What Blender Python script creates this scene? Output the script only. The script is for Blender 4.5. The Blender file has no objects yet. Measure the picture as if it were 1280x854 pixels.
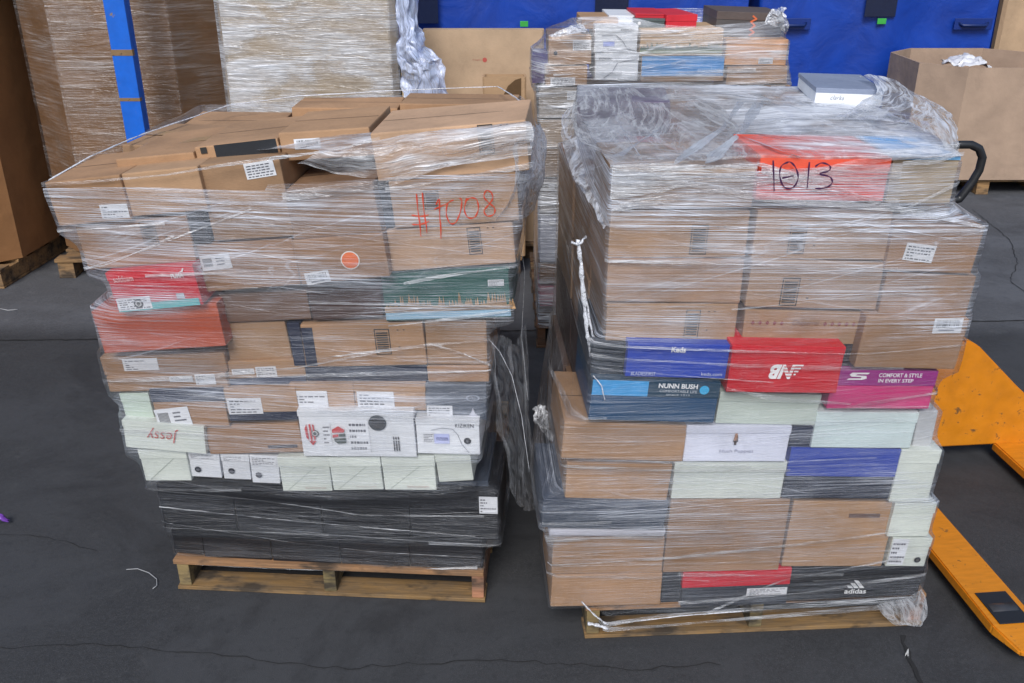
import bpy, bmesh, math, random
import numpy as np
from mathutils import Vector, Matrix
R = math.radians
random.seed(7)
SC = bpy.context.scene
C = SC.collection

# ---------------------------------------------------------------- camera, sky, sun, exposure
PITCH, CH, FPX = R(24.5), 2.13, 1170.0
cam = bpy.data.cameras.new('camera')
cam.sensor_width = 36; cam.lens = 36 * FPX / 1280; cam.clip_end = 300; cam.clip_start = 0.05
co = bpy.data.objects.new('camera', cam); C.objects.link(co)
co.location = (0, 0, CH); co.rotation_euler = (R(90) - PITCH, 0, 0)
SC.camera = co
w = bpy.data.worlds.new('World'); SC.world = w; w.use_nodes = True
nt = w.node_tree; bg = nt.nodes['Background']
sky = nt.nodes.new('ShaderNodeTexSky'); sky.sky_type = 'NISHITA'; sky.sun_disc = False
SUN_EL, SUN_AZ = R(44), R(190)          # azimuth clockwise from +Y (behind the camera)
sky.sun_elevation = SUN_EL; sky.sun_rotation = SUN_AZ
sky.air_density = 1.0; sky.dust_density = 1.5; sky.ozone_density = 1.6
nt.links.new(sky.outputs[0], bg.inputs[0]); bg.inputs[1].default_value = 0.098
sl = bpy.data.lights.new('sun', 'SUN'); sl.energy = 2.0; sl.angle = R(24); sl.color = (1.0, .985, .965)
so = bpy.data.objects.new('sun', sl); C.objects.link(so)
sd = Vector((math.sin(SUN_AZ) * math.cos(SUN_EL), math.cos(SUN_AZ) * math.cos(SUN_EL), math.sin(SUN_EL)))
so.rotation_euler = sd.to_track_quat('Z', 'Y').to_euler()
so.location = (0, -6, 8)
SC.view_settings.view_transform = 'Standard'; SC.view_settings.look = 'None'
SC.view_settings.exposure = 0.40; SC.view_settings.gamma = 1.0
SC.view_settings.use_curve_mapping = False
SC.render.engine = 'CYCLES'
SC.cycles.transparent_max_bounces = 24
SC.cycles.max_bounces = 8
SC.cycles.use_denoising = True

# ---------------------------------------------------------------- materials
def srgb(r, g, b):
    f = lambda c: (c / 255 / 12.92) if c / 255 <= .04045 else ((c / 255 + .055) / 1.055) ** 2.4
    return (f(r), f(g), f(b))

class NB:
    """small node-tree helper"""
    def __init__(s, name):
        s.m = bpy.data.materials.new(name); s.m.use_nodes = True
        s.t = s.m.node_tree; s.b = s.t.nodes['Principled BSDF']; s.o = s.t.nodes['Material Output']
    def n(s, ty, **kw):
        x = s.t.nodes.new(ty)
        for k, v in kw.items():
            if k.startswith('i_'):
                k2 = k[2:]; k2 = int(k2) if k2.isdigit() else k2.replace('_', ' ')
                x.inputs[k2].default_value = v
            else: setattr(x, k, v)
        return x
    def l(s, a, b): s.t.links.new(a, b)
    def math(s, op, a, b=None, c=None, clamp=False):
        x = s.t.nodes.new('ShaderNodeMath'); x.operation = op; x.use_clamp = clamp
        for i, v in enumerate((a, b, c)):
            if v is None: continue
            if isinstance(v, (int, float)): x.inputs[i].default_value = v
            else: s.l(v, x.inputs[i])
        return x.outputs[0]
    def ramp(s, v, a, b, lo=0.0, hi=1.0):
        x = s.t.nodes.new('ShaderNodeMapRange'); s.l(v, x.inputs[0])
        x.inputs[1].default_value = a; x.inputs[2].default_value = b; x.inputs[3].default_value = lo; x.inputs[4].default_value = hi
        return x.outputs[0]
    def noise(s, vec, scale, detail=3, rough=.55, dist=0.0):
        x = s.n('ShaderNodeTexNoise', i_Scale=scale, i_Detail=detail, i_Roughness=rough, i_Distortion=dist)
        s.l(vec, x.inputs['Vector']); return x.outputs[0]
    def mapping(s, vec, scale=(1, 1, 1), rot=(0, 0, 0), loc=(0, 0, 0)):
        x = s.n('ShaderNodeMapping'); x.inputs['Scale'].default_value = scale
        x.inputs['Rotation'].default_value = rot; x.inputs['Location'].default_value = loc
        s.l(vec, x.inputs[0]); return x.outputs[0]
    def mix(s, f, a, b):
        x = s.n('ShaderNodeMix', data_type='RGBA')
        if isinstance(f, (int, float)): x.inputs[0].default_value = f
        else: s.l(f, x.inputs[0])
        for i, v in ((6, a), (7, b)):
            if isinstance(v, tuple): x.inputs[i].default_value = (*v[:3], 1)
            else: s.l(v, x.inputs[i])
        return x.outputs[2]
    def hsv(s, c, v):
        x = s.n('ShaderNodeHueSaturation'); s.l(c, x.inputs['Color'])
        s.l(v, x.inputs['Value']); return x.outputs[0]
    def bump(s, h, strength=.3, dist=.01):
        x = s.n('ShaderNodeBump'); x.inputs['Strength'].default_value = strength; x.inputs['Distance'].default_value = dist
        s.l(h, x.inputs['Height']); return x.outputs[0]

MATS = {}
def cached(f):
    def g(*a):
        k = (f.__name__,) + a
        if k not in MATS: MATS[k] = f(*a)
        return MATS[k]
    return g

@cached
def board(col, var=.16, rough=.8):
    """corrugated or paper board of one colour with mottling, scuffs and faint flutes"""
    k = NB('board'); tc = k.n('ShaderNodeTexCoord'); oi = k.n('ShaderNodeObjectInfo')
    ofs = k.n('ShaderNodeVectorMath', operation='ADD'); k.l(tc.outputs['Object'], ofs.inputs[0])
    sc = k.n('ShaderNodeMath', operation='MULTIPLY'); k.l(oi.outputs['Random'], sc.inputs[0]); sc.inputs[1].default_value = 37
    cmb = k.n('ShaderNodeCombineXYZ'); k.l(sc.outputs[0], cmb.inputs[0]); k.l(sc.outputs[0], cmb.inputs[1]); k.l(cmb.outputs[0], ofs.inputs[1])
    v = ofs.outputs[0]
    big = k.noise(v, 5, 3); fine = k.noise(k.mapping(v, (1, 1, 6)), 90, 2)
    scuff = k.noise(k.mapping(v, (1, 1, 3)), 28, 6, .7)
    val = k.math('ADD', k.ramp(big, .3, .7, 1 - var, 1 + var), k.ramp(fine, .3, .7, -.05, .05))
    val = k.math('ADD', val, k.ramp(scuff, .62, .8, 0, .12))
    val = k.math('ADD', val, k.ramp(oi.outputs['Random'], 0, 1, -.07, .07))
    smu = k.noise(v, 3.2, 6, .75, .6); val = k.math('SUBTRACT', val, k.ramp(smu, .56, .72, 0, .16))
    rgb = k.n('ShaderNodeRGB'); rgb.outputs[0].default_value = (*col, 1)
    k.l(k.hsv(rgb.outputs[0], val), k.b.inputs['Base Color'])
    k.b.inputs['Roughness'].default_value = rough
    h = k.math('ADD', k.math('MULTIPLY', big, 2.5), k.math('MULTIPLY', fine, .15))
    k.l(k.bump(h, .5, .008), k.b.inputs['Normal'])
    return k.m

@cached
def plain(name, col, rough=.5, metal=0.0, var=.08):
    k = NB(name); tc = k.n('ShaderNodeTexCoord')
    big = k.noise(tc.outputs['Object'], 30, 4, .6)
    rgb = k.n('ShaderNodeRGB'); rgb.outputs[0].default_value = (*col, 1)
    k.l(k.hsv(rgb.outputs[0], k.ramp(big, .3, .7, 1 - var, 1 + var)), k.b.inputs['Base Color'])
    k.b.inputs['Roughness'].default_value = rough; k.b.inputs['Metallic'].default_value = metal
    return k.m

@cached
def wood(col):
    k = NB('pallet wood'); tc = k.n('ShaderNodeTexCoord'); oi = k.n('ShaderNodeObjectInfo')
    g = k.noise(k.mapping(tc.outputs['Object'], (3, 60, 60)), 1.5, 6, .65, .6)
    st = k.noise(k.mapping(tc.outputs['Object'], (4, 9, 9)), 1.6, 4, .6)
    c = k.mix(k.ramp(g, .35, .7), tuple(x * .55 for x in col), tuple(min(1, x * 1.25) for x in col))
    c = k.mix(k.ramp(k.noise(k.mapping(tc.outputs['Object'], (2, 5, 5)), 3, 5, .7), .4, .7, 0, .7), c, (.13, .105, .08))
    c = k.mix(k.ramp(st, .5, .62, 0, .8), c, (.035, .028, .022))
    val = k.ramp(oi.outputs['Random'], 0, 1, .75, 1.2)
    k.l(k.hsv(c, val), k.b.inputs['Base Color']); k.b.inputs['Roughness'].default_value = .85
    k.l(k.bump(g, .6, .004), k.b.inputs['Normal']); return k.m

@cached
def worn_paint(col, under, amt):
    k = NB('worn paint'); tc = k.n('ShaderNodeTexCoord')
    a = k.noise(tc.outputs['Object'], 22, 8, .7, .4); b = k.noise(k.mapping(tc.outputs['Object'], (1, 5, 1)), 14, 4)
    c = k.mix(k.ramp(b, .35, .75, 0, .5), col, tuple(x * .6 for x in col))
    m = k.ramp(a, .72 - amt, .76 - amt)
    k.l(k.mix(m, c, under), k.b.inputs['Base Color'])
    k.l(k.ramp(a, .4, .7, .38, .6), k.b.inputs['Roughness'])
    k.l(k.bump(a, .15, .003), k.b.inputs['Normal']); return k.m

def soft(k, tint, bp, amt):
    """diffuse plus light coming through, for thin loose film"""
    t = k.n('ShaderNodeBsdfTranslucent'); t.inputs['Color'].default_value = (*tint, 1); k.l(bp, t.inputs['Normal'])
    m = k.n('ShaderNodeMixShader'); m.inputs[0].default_value = amt; k.l(k.b.outputs[0], m.inputs[1]); k.l(t.outputs[0], m.inputs[2]); return m.outputs[0]
def film_mat(name, base=.10, s1=.30, s2=.22, s3=.18, milk=((0, 1.0), (2, 1.0)), gloss=.22, rough=.28, tint=(.84, .89, 1.0), fu=1.1, fv=330, blotch=0.0, span=None):  # default tint puts the sky's bluish reflection into the film colour
    """stretch film: clear, with whitish stretch lines that run round the load at several angles (UV: metres round, metres up)"""
    k = NB(name); uv = k.n('ShaderNodeUVMap').outputs[0]
    S = lambda rot, su, sv, loc, lo, hi, d=3: k.ramp(k.noise(k.mapping(k.mapping(uv, rot=(0, 0, R(rot))), (su, sv, 1), loc=loc), 1, d, .6, .25), lo, hi)
    a1 = k.math('ADD', S(1.0, fu, fv * .6, (0, 0, 0), .46, .70, 4), k.math('MULTIPLY', S(.3, fu * 1.6, fv * 1.5, (5, 5, 0), .48, .66, 2), .8))
    a2 = S(-5, fu * .6, fv * .45, (9, 3, 0), .55, .74)
    a3 = S(9, fu * .5, fv * .3, (4, 7, 0), .58, .72)
    a5 = S(-17, fu * .35, fv * .22, (14, 2, 0), .62, .72)
    wide = S(2, .7, 13, (1, 1, 0), .35, .7, 2)
    blo = k.ramp(k.noise(k.mapping(uv, (1, 2.4, 1)), 2.6, 3, .55, .8), .36, .64, .22, 1.55)
    sep = k.n('ShaderNodeSeparateXYZ'); k.l(uv, sep.inputs[0]); z = sep.outputs[1]
    fc = k.n('ShaderNodeFloatCurve'); k.l(k.math('MULTIPLY', z, .5), fc.inputs['Value'])
    cu = fc.mapping.curves[0]
    pts = list(milk)
    cu.points[0].location = (pts[0][0] / 2, pts[0][1] / 4); cu.points[1].location = (pts[-1][0] / 2, pts[-1][1] / 4)
    for (a, b) in pts[1:-1]: cu.points.new(a / 2, b / 4)
    for p in cu.points: p.handle_type = 'VECTOR'
    fc.mapping.update()
    mz = k.math('MULTIPLY', k.math('MULTIPLY', fc.outputs[0], 4), blo)
    al = k.math('MULTIPLY', k.math('ADD', k.math('MULTIPLY', a1, s1), k.math('MULTIPLY', a2, s2)), k.math('ADD', k.math('MULTIPLY', wide, .9), .35))
    al = k.math('ADD', al, k.math('MULTIPLY', a3, s3))
    al = k.math('ADD', al, k.math('MULTIPLY', a5, s3 * .9))
    al = k.math('ADD', al, base)
    al = k.math('MULTIPLY', al, mz)
    if blotch:
        bl = k.ramp(k.noise(uv, 9, 6, .7, 1.5), .5, .72)
        al = k.math('ADD', al, k.math('MULTIPLY', bl, blotch))
    if span:      # density over the width of the load: (u0, u1, thin, thick)
        sx = sep.outputs[0]; al = k.math('MULTIPLY', al, k.ramp(k.math('ADD', sx, k.math('MULTIPLY', k.noise(uv, 3, 2), .3)), span[0], span[1], span[2], span[3]))
    al = k.math('MINIMUM', al, .93)
    tr = k.n('ShaderNodeBsdfTransparent')
    k.b.inputs['Base Color'].default_value = (*tint, 1); k.b.inputs['Roughness'].default_value = rough + .08
    hgt = k.math('ADD', k.math('MULTIPLY', a1, .5), k.math('ADD', a3, k.math('ADD', a2, wide)))
    hgt = k.math('ADD', hgt, k.math('MULTIPLY', k.noise(uv, 14, 3, .6, .5), 1.8))
    bp = k.bump(hgt, .55, .006); k.l(bp, k.b.inputs['Normal'])
    mx = k.n('ShaderNodeMixShader'); k.l(al, mx.inputs[0]); k.l(tr.outputs[0], mx.inputs[1]); k.l(soft(k, tint, bp, .12) if blotch > .15 else k.b.outputs[0], mx.inputs[2])
    gl = k.n('ShaderNodeBsdfGlossy', i_Roughness=rough); k.l(bp, gl.inputs['Normal'])
    gl.inputs['Color'].default_value = (.95, .97, 1, 1)
    lw = k.n('ShaderNodeLayerWeight', i_Blend=.35); k.l(bp, lw.inputs['Normal'])
    g2 = k.math('MULTIPLY', k.ramp(lw.outputs['Fresnel'], 0, 1, .07, 1.0), gloss * 2.2, clamp=True)
    mx2 = k.n('ShaderNodeMixShader'); k.l(g2, mx2.inputs[0]); k.l(mx.outputs[0], mx2.inputs[1]); k.l(gl.outputs[0], mx2.inputs[2])
    k.l(mx2.outputs[0], k.o.inputs[0]); return k.m

def crumple_mat(name, dens=.25, tint=(.86, .89, .95), scale=9, white=.6, obj=False, glo=.24, sharp=9.0):
    """loose crumpled film: clear between sharp bright creases"""
    k = NB(name); uv = k.n('ShaderNodeTexCoord').outputs['Object'] if obj else k.n('ShaderNodeUVMap').outputs[0]
    n1 = k.noise(k.mapping(uv, (1, .45, 1)), scale, 5, .6, 1.8)
    rid = k.math('SUBTRACT', 1.0, k.math('MULTIPLY', k.math('ABSOLUTE', k.math('SUBTRACT', n1, .5)), sharp), clamp=True)
    n2 = k.noise(k.mapping(uv, (1, .3, 1), loc=(3, 3, 0)), scale * 2.3, 3, .6, 1.2)
    rid2 = k.math('SUBTRACT', 1.0, k.math('MULTIPLY', k.math('ABSOLUTE', k.math('SUBTRACT', n2, .5)), sharp * .9), clamp=True)
    al = k.math('ADD', k.math('MULTIPLY', rid, white), k.math('MULTIPLY', rid2, white * .6))
    al = k.math('ADD', al, dens, clamp=True); al = k.math('MINIMUM', al, .92)
    k.b.inputs['Base Color'].default_value = (*tint, 1); k.b.inputs['Roughness'].default_value = .3
    bp = k.bump(k.math('ADD', n1, k.math('MULTIPLY', n2, .5)), .4, .012); k.l(bp, k.b.inputs['Normal'])
    tr = k.n('ShaderNodeBsdfTransparent'); mx = k.n('ShaderNodeMixShader')
    k.l(al, mx.inputs[0]); k.l(tr.outputs[0], mx.inputs[1]); k.l(soft(k, tint, bp, .15), mx.inputs[2])
    gl = k.n('ShaderNodeBsdfGlossy', i_Roughness=.15); k.l(bp, gl.inputs['Normal'])
    lw = k.n('ShaderNodeLayerWeight', i_Blend=.4); k.l(bp, lw.inputs['Normal'])
    mx2 = k.n('ShaderNodeMixShader'); k.l(k.ramp(lw.outputs['Fresnel'], 0, 1, .03 * (glo > .2), glo), mx2.inputs[0])
    k.l(mx.outputs[0], mx2.inputs[1]); k.l(gl.outputs[0], mx2.inputs[2])
    k.l(mx2.outputs[0], k.o.inputs[0]); return k.m

# ---------------------------------------------------------------- object helpers
def link(name, me, parent=None):
    o = bpy.data.objects.new(name, me); C.objects.link(o)
    if parent is not None: o.parent = parent
    return o
def tag(o, label=None, cat=None, group=None, kind=None):
    if label: o['label'] = label
    if cat: o['category'] = cat
    if group: o['group'] = group
    if kind: o['kind'] = kind
    return o
def empty(name, M, label, cat, group=None):
    o = bpy.data.objects.new(name, None); C.objects.link(o); o.matrix_world = M; o.empty_display_size = .1
    return tag(o, label, cat, group)
def mesh_from(verts, faces, mats, idx=None, uvs=None, smooth=False):
    me = bpy.data.meshes.new('m'); me.from_pydata([tuple(v) for v in verts], [], faces)
    for m in mats: me.materials.append(m)
    if idx: me.polygons.foreach_set('material_index', idx)
    if uvs is not None:
        ul = me.uv_layers.new(name='UVMap')
        li = np.empty(len(me.loops), dtype=np.int32); me.loops.foreach_get('vertex_index', li)
        ul.data.foreach_set('uv', np.asarray(uvs, dtype=np.float32)[li].ravel())
    if smooth: me.polygons.foreach_set('use_smooth', [True] * len(me.polygons))
    me.update(); return me
CUBE_F = [(0, 1, 3, 2), (4, 6, 7, 5), (0, 4, 5, 1), (2, 3, 7, 6), (0, 2, 6, 4), (1, 5, 7, 3)]
def box_me(x0, x1, y0, y1, z0, z1, mat, bev=.003, wob=0.0, rng=random):
    bm = bmesh.new(); vs = []
    for x in (x0, x1):
        for y in (y0, y1):
            for z in (z0, z1):
                j = lambda: rng.uniform(-wob, wob)
                vs.append(bm.verts.new((x + j(), y + (j() if y != y0 else 0), z + j())))
    for f in CUBE_F: bm.faces.new([vs[i] for i in f])
    bmesh.ops.recalc_face_normals(bm, faces=bm.faces)
    if bev: bmesh.ops.bevel(bm, geom=list(bm.edges), offset=bev, segments=2, affect='EDGES', profile=.6)
    me = bpy.data.meshes.new('m'); bm.to_mesh(me); bm.free(); me.materials.append(mat)
    return me
def multi_box(boxes, mat, bev=.0015, rots=None):
    """several plain boxes of ONE part merged"""
    bm = bmesh.new()
    for (x0, x1, y0, y1, z0, z1) in boxes:
        vs = [bm.verts.new((x, y, z)) for x in (x0, x1) for y in (y0, y1) for z in (z0, z1)]
        for f in CUBE_F: bm.faces.new([vs[i] for i in f])
    bmesh.ops.recalc_face_normals(bm, faces=bm.faces)
    if bev: bmesh.ops.bevel(bm, geom=list(bm.edges), offset=bev, segments=1, affect='EDGES')
    me = bpy.data.meshes.new('m'); bm.to_mesh(me); bm.free(); me.materials.append(mat); return me
def tube_me(pts, rad, mat, n=10, rads=None, flat=1.0, closed=False):
    bm = bmesh.new(); rings = []; P = [Vector(p) for p in pts]; N = len(P)
    a = None
    for i, p in enumerate(P):
        t = (P[min(i + 1, N - 1)] - P[max(i - 1, 0)]).normalized()
        if a is None:
            a = t.cross(Vector((0, 0, 1)))
            if a.length < .05: a = t.cross(Vector((0, 1, 0)))
        else: a = a - t * a.dot(t)
        a.normalize(); b = t.cross(a).normalized(); r = rads[i] if rads else rad
        rings.append([bm.verts.new(p + a * math.cos(2 * math.pi * j / n) * r + b * math.sin(2 * math.pi * j / n) * r * flat) for j in range(n)])
    for i in range(N - 1):
        for j in range(n): bm.faces.new((rings[i][j], rings[i][(j + 1) % n], rings[i + 1][(j + 1) % n], rings[i + 1][j]))
    bm.faces.new(rings[0][::-1]); bm.faces.new(rings[-1])
    bmesh.ops.recalc_face_normals(bm, faces=bm.faces)
    for f in bm.faces: f.smooth = True
    me = bpy.data.meshes.new('m'); bm.to_mesh(me); bm.free(); me.materials.append(mat); return me

# ---------------------------------------------------------------- from picture to place
def ray(px, py):
    cx, cy = (px - 640) / FPX, (427 - py) / FPX
    c, s = math.cos(PITCH), math.sin(PITCH)
    return Vector((cx, c + cy * s, -s + cy * c))
def at_y(px, py, y):
    d = ray(px, py); t = y / d.y; return Vector((0, 0, CH)) + d * t
def ground(px, py, z=0.0):
    d = ray(px, py); t = (z - CH) / d.z; return Vector((0, 0, CH)) + d * t
class Frame:
    def __init__(s, p, q):
        s.o = Vector((p[0], p[1], 0)); s.a = math.atan2(q[1] - p[1], q[0] - p[0])
        s.u = Vector((math.cos(s.a), math.sin(s.a), 0)); s.n = Vector((-math.sin(s.a), math.cos(s.a), 0))
        s.w = math.hypot(q[0] - p[0], q[1] - p[1]); s.solids = []
    def P(s, u, d, z): return s.o + s.u * u + s.n * d + Vector((0, 0, z))
    def un(s, px, py, d=0.0):
        r = ray(px, py); c = Vector((0, 0, CH)); p0 = s.o + s.n * d
        t = (p0 - c).dot(s.n) / r.dot(s.n); q = c + r * t - s.o
        return q.dot(s.u), q.z

# ---------------------------------------------------------------- small printed things on box faces
WHITE = srgb(226, 228, 232)
M_LABEL = plain('label paper', (.72, .73, .76), .5, 0, .04)
M_INK = plain('black ink', (.012, .012, .014), .6)
M_GREYINK = plain('grey ink', (.12, .12, .14), .6)
def quad_sheet(rects, mats, y):
    v, f, ix = [], [], []
    for (x0, z0, x1, z1, m) in rects:
        b = len(v); yy = y - (0.0006 if m else 0)
        v += [(x0, yy, z0), (x1, yy, z0), (x1, yy, z1), (x0, yy, z1)]; f.append((b, b + 1, b + 2, b + 3)); ix.append(m)
    return mesh_from(v, f, mats, ix)
def rot_local(o, cx, cz, ang):
    if ang:
        o.matrix_local = Matrix.Translation((cx, 0, cz)) @ Matrix.Rotation(-ang, 4, 'Y') @ Matrix.Translation((-cx, 0, -cz))
def d_label(par, x0, z0, x1, z1, y, rng, ang=0, style=0):
    W, H = x1 - x0, z1 - z0; rs = [(x0, z0, x1, z1, 0)]
    if style == 0:      # barcode label
        x = x0 + W * .1
        while x < x1 - W * .12:
            bw = rng.choice((.008, .014, .022)) * W * 1.3; rs.append((x, z0 + H * .38, x + bw, z1 - H * .14, 1)); x += bw + rng.choice((.012, .02, .03)) * W * 1.3
        rs.append((x0 + W * .2, z0 + H * .14, x1 - W * .25, z0 + H * .24, 2))
    elif style == 1:    # text block label
        for k in range(5):
            zz = z1 - H * (.16 + .17 * k); x = x0 + W * .07
            while x < x1 - W * .15:
                ww = rng.uniform(.04, .16) * W; rs.append((x, zz - H * .07, min(x + ww, x1 - W * .05), zz, 2)); x += ww + W * .035
                if rng.random() < .12: break
    elif style == 2:    # small square code at one end, writing beside
        for k in range(9): rs.append((x0 + W * (.08 + .035 * k), z0 + H * .25, x0 + W * (.08 + .035 * k) + W * .018, z1 - H * .2, 1))
        for k in range(3): rs.append((x0 + W * .52, z1 - H * (.3 + .2 * k), x1 - W * rng.uniform(.1, .3), z1 - H * (.22 + .2 * k), 2))
    o = link('label', quad_sheet(rs, [M_LABEL, M_INK, M_GREYINK], y), par); rot_local(o, (x0 + x1) / 2, (z0 + z1) / 2, ang)
    return o
def d_ink(par, x0, z0, x1, z1, y, rng):
    """printed handling mark: framed block of dark hatching, with corner ticks beside it"""
    W, H = x1 - x0, z1 - z0; t = W * .06; rs = [(x0, z0, x1, z0 + t, 0), (x0, z1 - t, x1, z1, 0), (x0, z0 + t, x0 + t, z1 - t, 0), (x1 - t, z0 + t, x1, z1 - t, 0)]
    n = 9
    for k in range(n):
        za = z0 + H * (.1 + .8 * k / n); rs.append((x0 + 2 * t, za, x1 - 2 * t, za + H * .055, 0))
    for (a, b) in ((1.5, .96), (1.9, .96), (1.5, .3)): rs.append((x0 + a * W, z0 + b * H - t, x0 + (a + .12) * W, z0 + b * H, 0))
    return link('printed_mark', quad_sheet(rs, [plain('carton print', (.03, .028, .026), .7)], y), par)
def d_rect(par, x0, z0, x1, z1, y, col, name='colour_panel'):
    return link(name, quad_sheet([(x0, z0, x1, z1, 0)], [plain('print', col, .45)], y), par)
def d_poly(par, polys, x0, z0, x1, z1, y, col, name='logo'):
    v, f = [], []
    for p in polys:
        b = len(v); v += [(x0 + (x1 - x0) * a, y, z0 + (z1 - z0) * c) for a, c in p]; f.append(tuple(range(b, b + len(p))))
    return link(name, mesh_from(v, f, [plain('print', col, .45)]), par)
def text_mesh(s, bold=0.0, shear=0.0):
    cu = bpy.data.curves.new('t', 'FONT'); cu.body = s; cu.offset = bold; cu.shear = shear; cu.resolution_u = 3
    o = bpy.data.objects.new('t', cu); C.objects.link(o)
    dg = bpy.context.evaluated_depsgraph_get(); me = bpy.data.meshes.new_from_object(o.evaluated_get(dg))
    bpy.data.objects.remove(o); bpy.data.curves.remove(cu); return me
def d_text(par, s, x0, z0, x1, z1, y, col, bold=.01, shear=0.0, flip=False, name='lettering', keep=False):
    me = text_mesh(s, bold, shear); n = len(me.vertices); a = np.empty(n * 3); me.vertices.foreach_get('co', a); a = a.reshape(-1, 3)
    mn, mx = a.min(0), a.max(0); sx = (x1 - x0) / (mx[0] - mn[0]); sz = (z1 - z0) / (mx[1] - mn[1])
    if flip: a[:, :2] = mn[:2] + mx[:2] - a[:, :2]
    b = np.zeros_like(a); b[:, 0] = x0 + (a[:, 0] - mn[0]) * sx; b[:, 2] = z0 + (a[:, 1] - mn[1]) * sz; b[:, 1] = y
    me.vertices.foreach_set('co', b.ravel()); me.materials.clear(); me.materials.append(plain('print', col, .45)); me.update()
    return link(name, me, par)
def d_stroke(par, lines, x0, z0, x1, z1, y, col, wd=.006, name='handwriting'):
    """marker strokes: polylines in a unit box drawn as flat ribbons"""
    v, f = [], []
    for ln in lines:
        P = [Vector((x0 + (x1 - x0) * a, z0 + (z1 - z0) * b)) for a, b in ln]
        for i in range(len(P) - 1):
            t = (P[i + 1] - P[i]).normalized(); n = Vector((-t.y, t.x)) * wd / 2; a, b = P[i] - t * wd * .3, P[i + 1] + t * wd * .3; k = len(v)
            v += [(q.x, y - .0001 * (i % 2), q.y) for q in (a - n, b - n, b + n, a + n)]; f.append((k, k + 1, k + 2, k + 3))
    return link(name, mesh_from(v, f, [plain('marker', col, .4)]), par)
def d_disc(par, cx, cz, r, y, cols, name='round_sticker'):
    v, f, ix = [], [], []
    for k, (rr, c) in enumerate(cols):
        b = len(v); n = 32; v += [(cx + rr * r * math.cos(2 * math.pi * i / n), y - .0006 * k, cz + rr * r * math.sin(2 * math.pi * i / n)) for i in range(n)]
        f.append(tuple(range(b, b + n))); ix.append(k)
    return link(name, mesh_from(v, f, [plain('print', c, .45) for _, c in cols], ix), par)

# ---------------------------------------------------------------- boxes
TAN = srgb(170, 134, 101); TAN2 = srgb(156, 120, 89); BROWN = srgb(120, 92, 76); DKBROWN = srgb(84, 62, 56)
MINT = srgb(212, 217, 208); WHT = srgb(224, 226, 230); NAVY = srgb(30, 38, 62); BLACK = srgb(22, 23, 29); GREYB = srgb(74, 82, 96)
TOPW = []
def put_box(fr, name, cat, label, u, z, wd, ht, dep, col, d=0.0, roll=0.0, yaw=0.0, lid=None, group=None, rng=None, tape=False, solid=True, crease=False):
    """u,z = middle of the lower front edge; returns the root and a converter from stack plane to box face"""
    rng = rng or random.Random(hash(label) & 0xffff)
    rng = random.Random(sum(ord(c) * (i + 1) for i, c in enumerate(label)))
    M = Matrix.Translation(fr.P(u, d, z)) @ Matrix.Rotation(fr.a + yaw, 4, 'Z') @ Matrix.Rotation(-roll, 4, 'Y')
    root = empty(name, M, label, cat, group)
    h2 = wd / 2
    shoe = lid is not None
    body = link('box_body', box_me(-h2, h2, 0, dep, 0, ht, board(col, .07 if shoe else .16, .55 if shoe else .8), .0022 if shoe else .0045, .0012 if shoe else .0028), root)
    if shoe:
        lc, lh = lid
        link('lid', box_me(-h2 - .0015, h2 + .0015, -.0022, dep + .0022, ht - lh, ht + .0015, board(lc, .07, .5), .0015, .0004), root)
    else:
        link('flap_seam', quad_sheet([(-.0012, 0, .0012, 0, 0)], [M_INK], 0) if False else
             mesh_from([(-h2 + .004, dep / 2 - .0015, ht + .0008), (h2 - .004, dep / 2 - .0015, ht + .0008), (h2 - .004, dep / 2 + .0015, ht + .0008), (-h2 + .004, dep / 2 + .0015, ht + .0008)], [(0, 1, 2, 3)], [plain('carton seam', (.06, .04, .03), .9)]), root)
    if tape:
        link('tape', mesh_from([(-h2 + .002, dep / 2 - .03, ht + .0016), (h2 - .002, dep / 2 - .03, ht + .0016), (h2 - .002, dep / 2 + .03, ht + .0016), (-h2 + .002, dep / 2 + .03, ht + .0016)], [(0, 1, 2, 3)], [plain('packing tape', srgb(178, 146, 108), .25)]), root)
    if crease:
        d_stroke(root, [[(0, 0), (1, 1)]], -h2 + wd * .12, .006, h2 - wd * .12, ht - .012, -.0012, srgb(168, 176, 166), .0022, 'fold_line')
    if solid:
        fr.solids.append([M @ Vector((x, y, zz)) for x in (-h2, h2) for y in (0, dep) for zz in (0, ht)])
    return root, M.inverted(), rng
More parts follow.
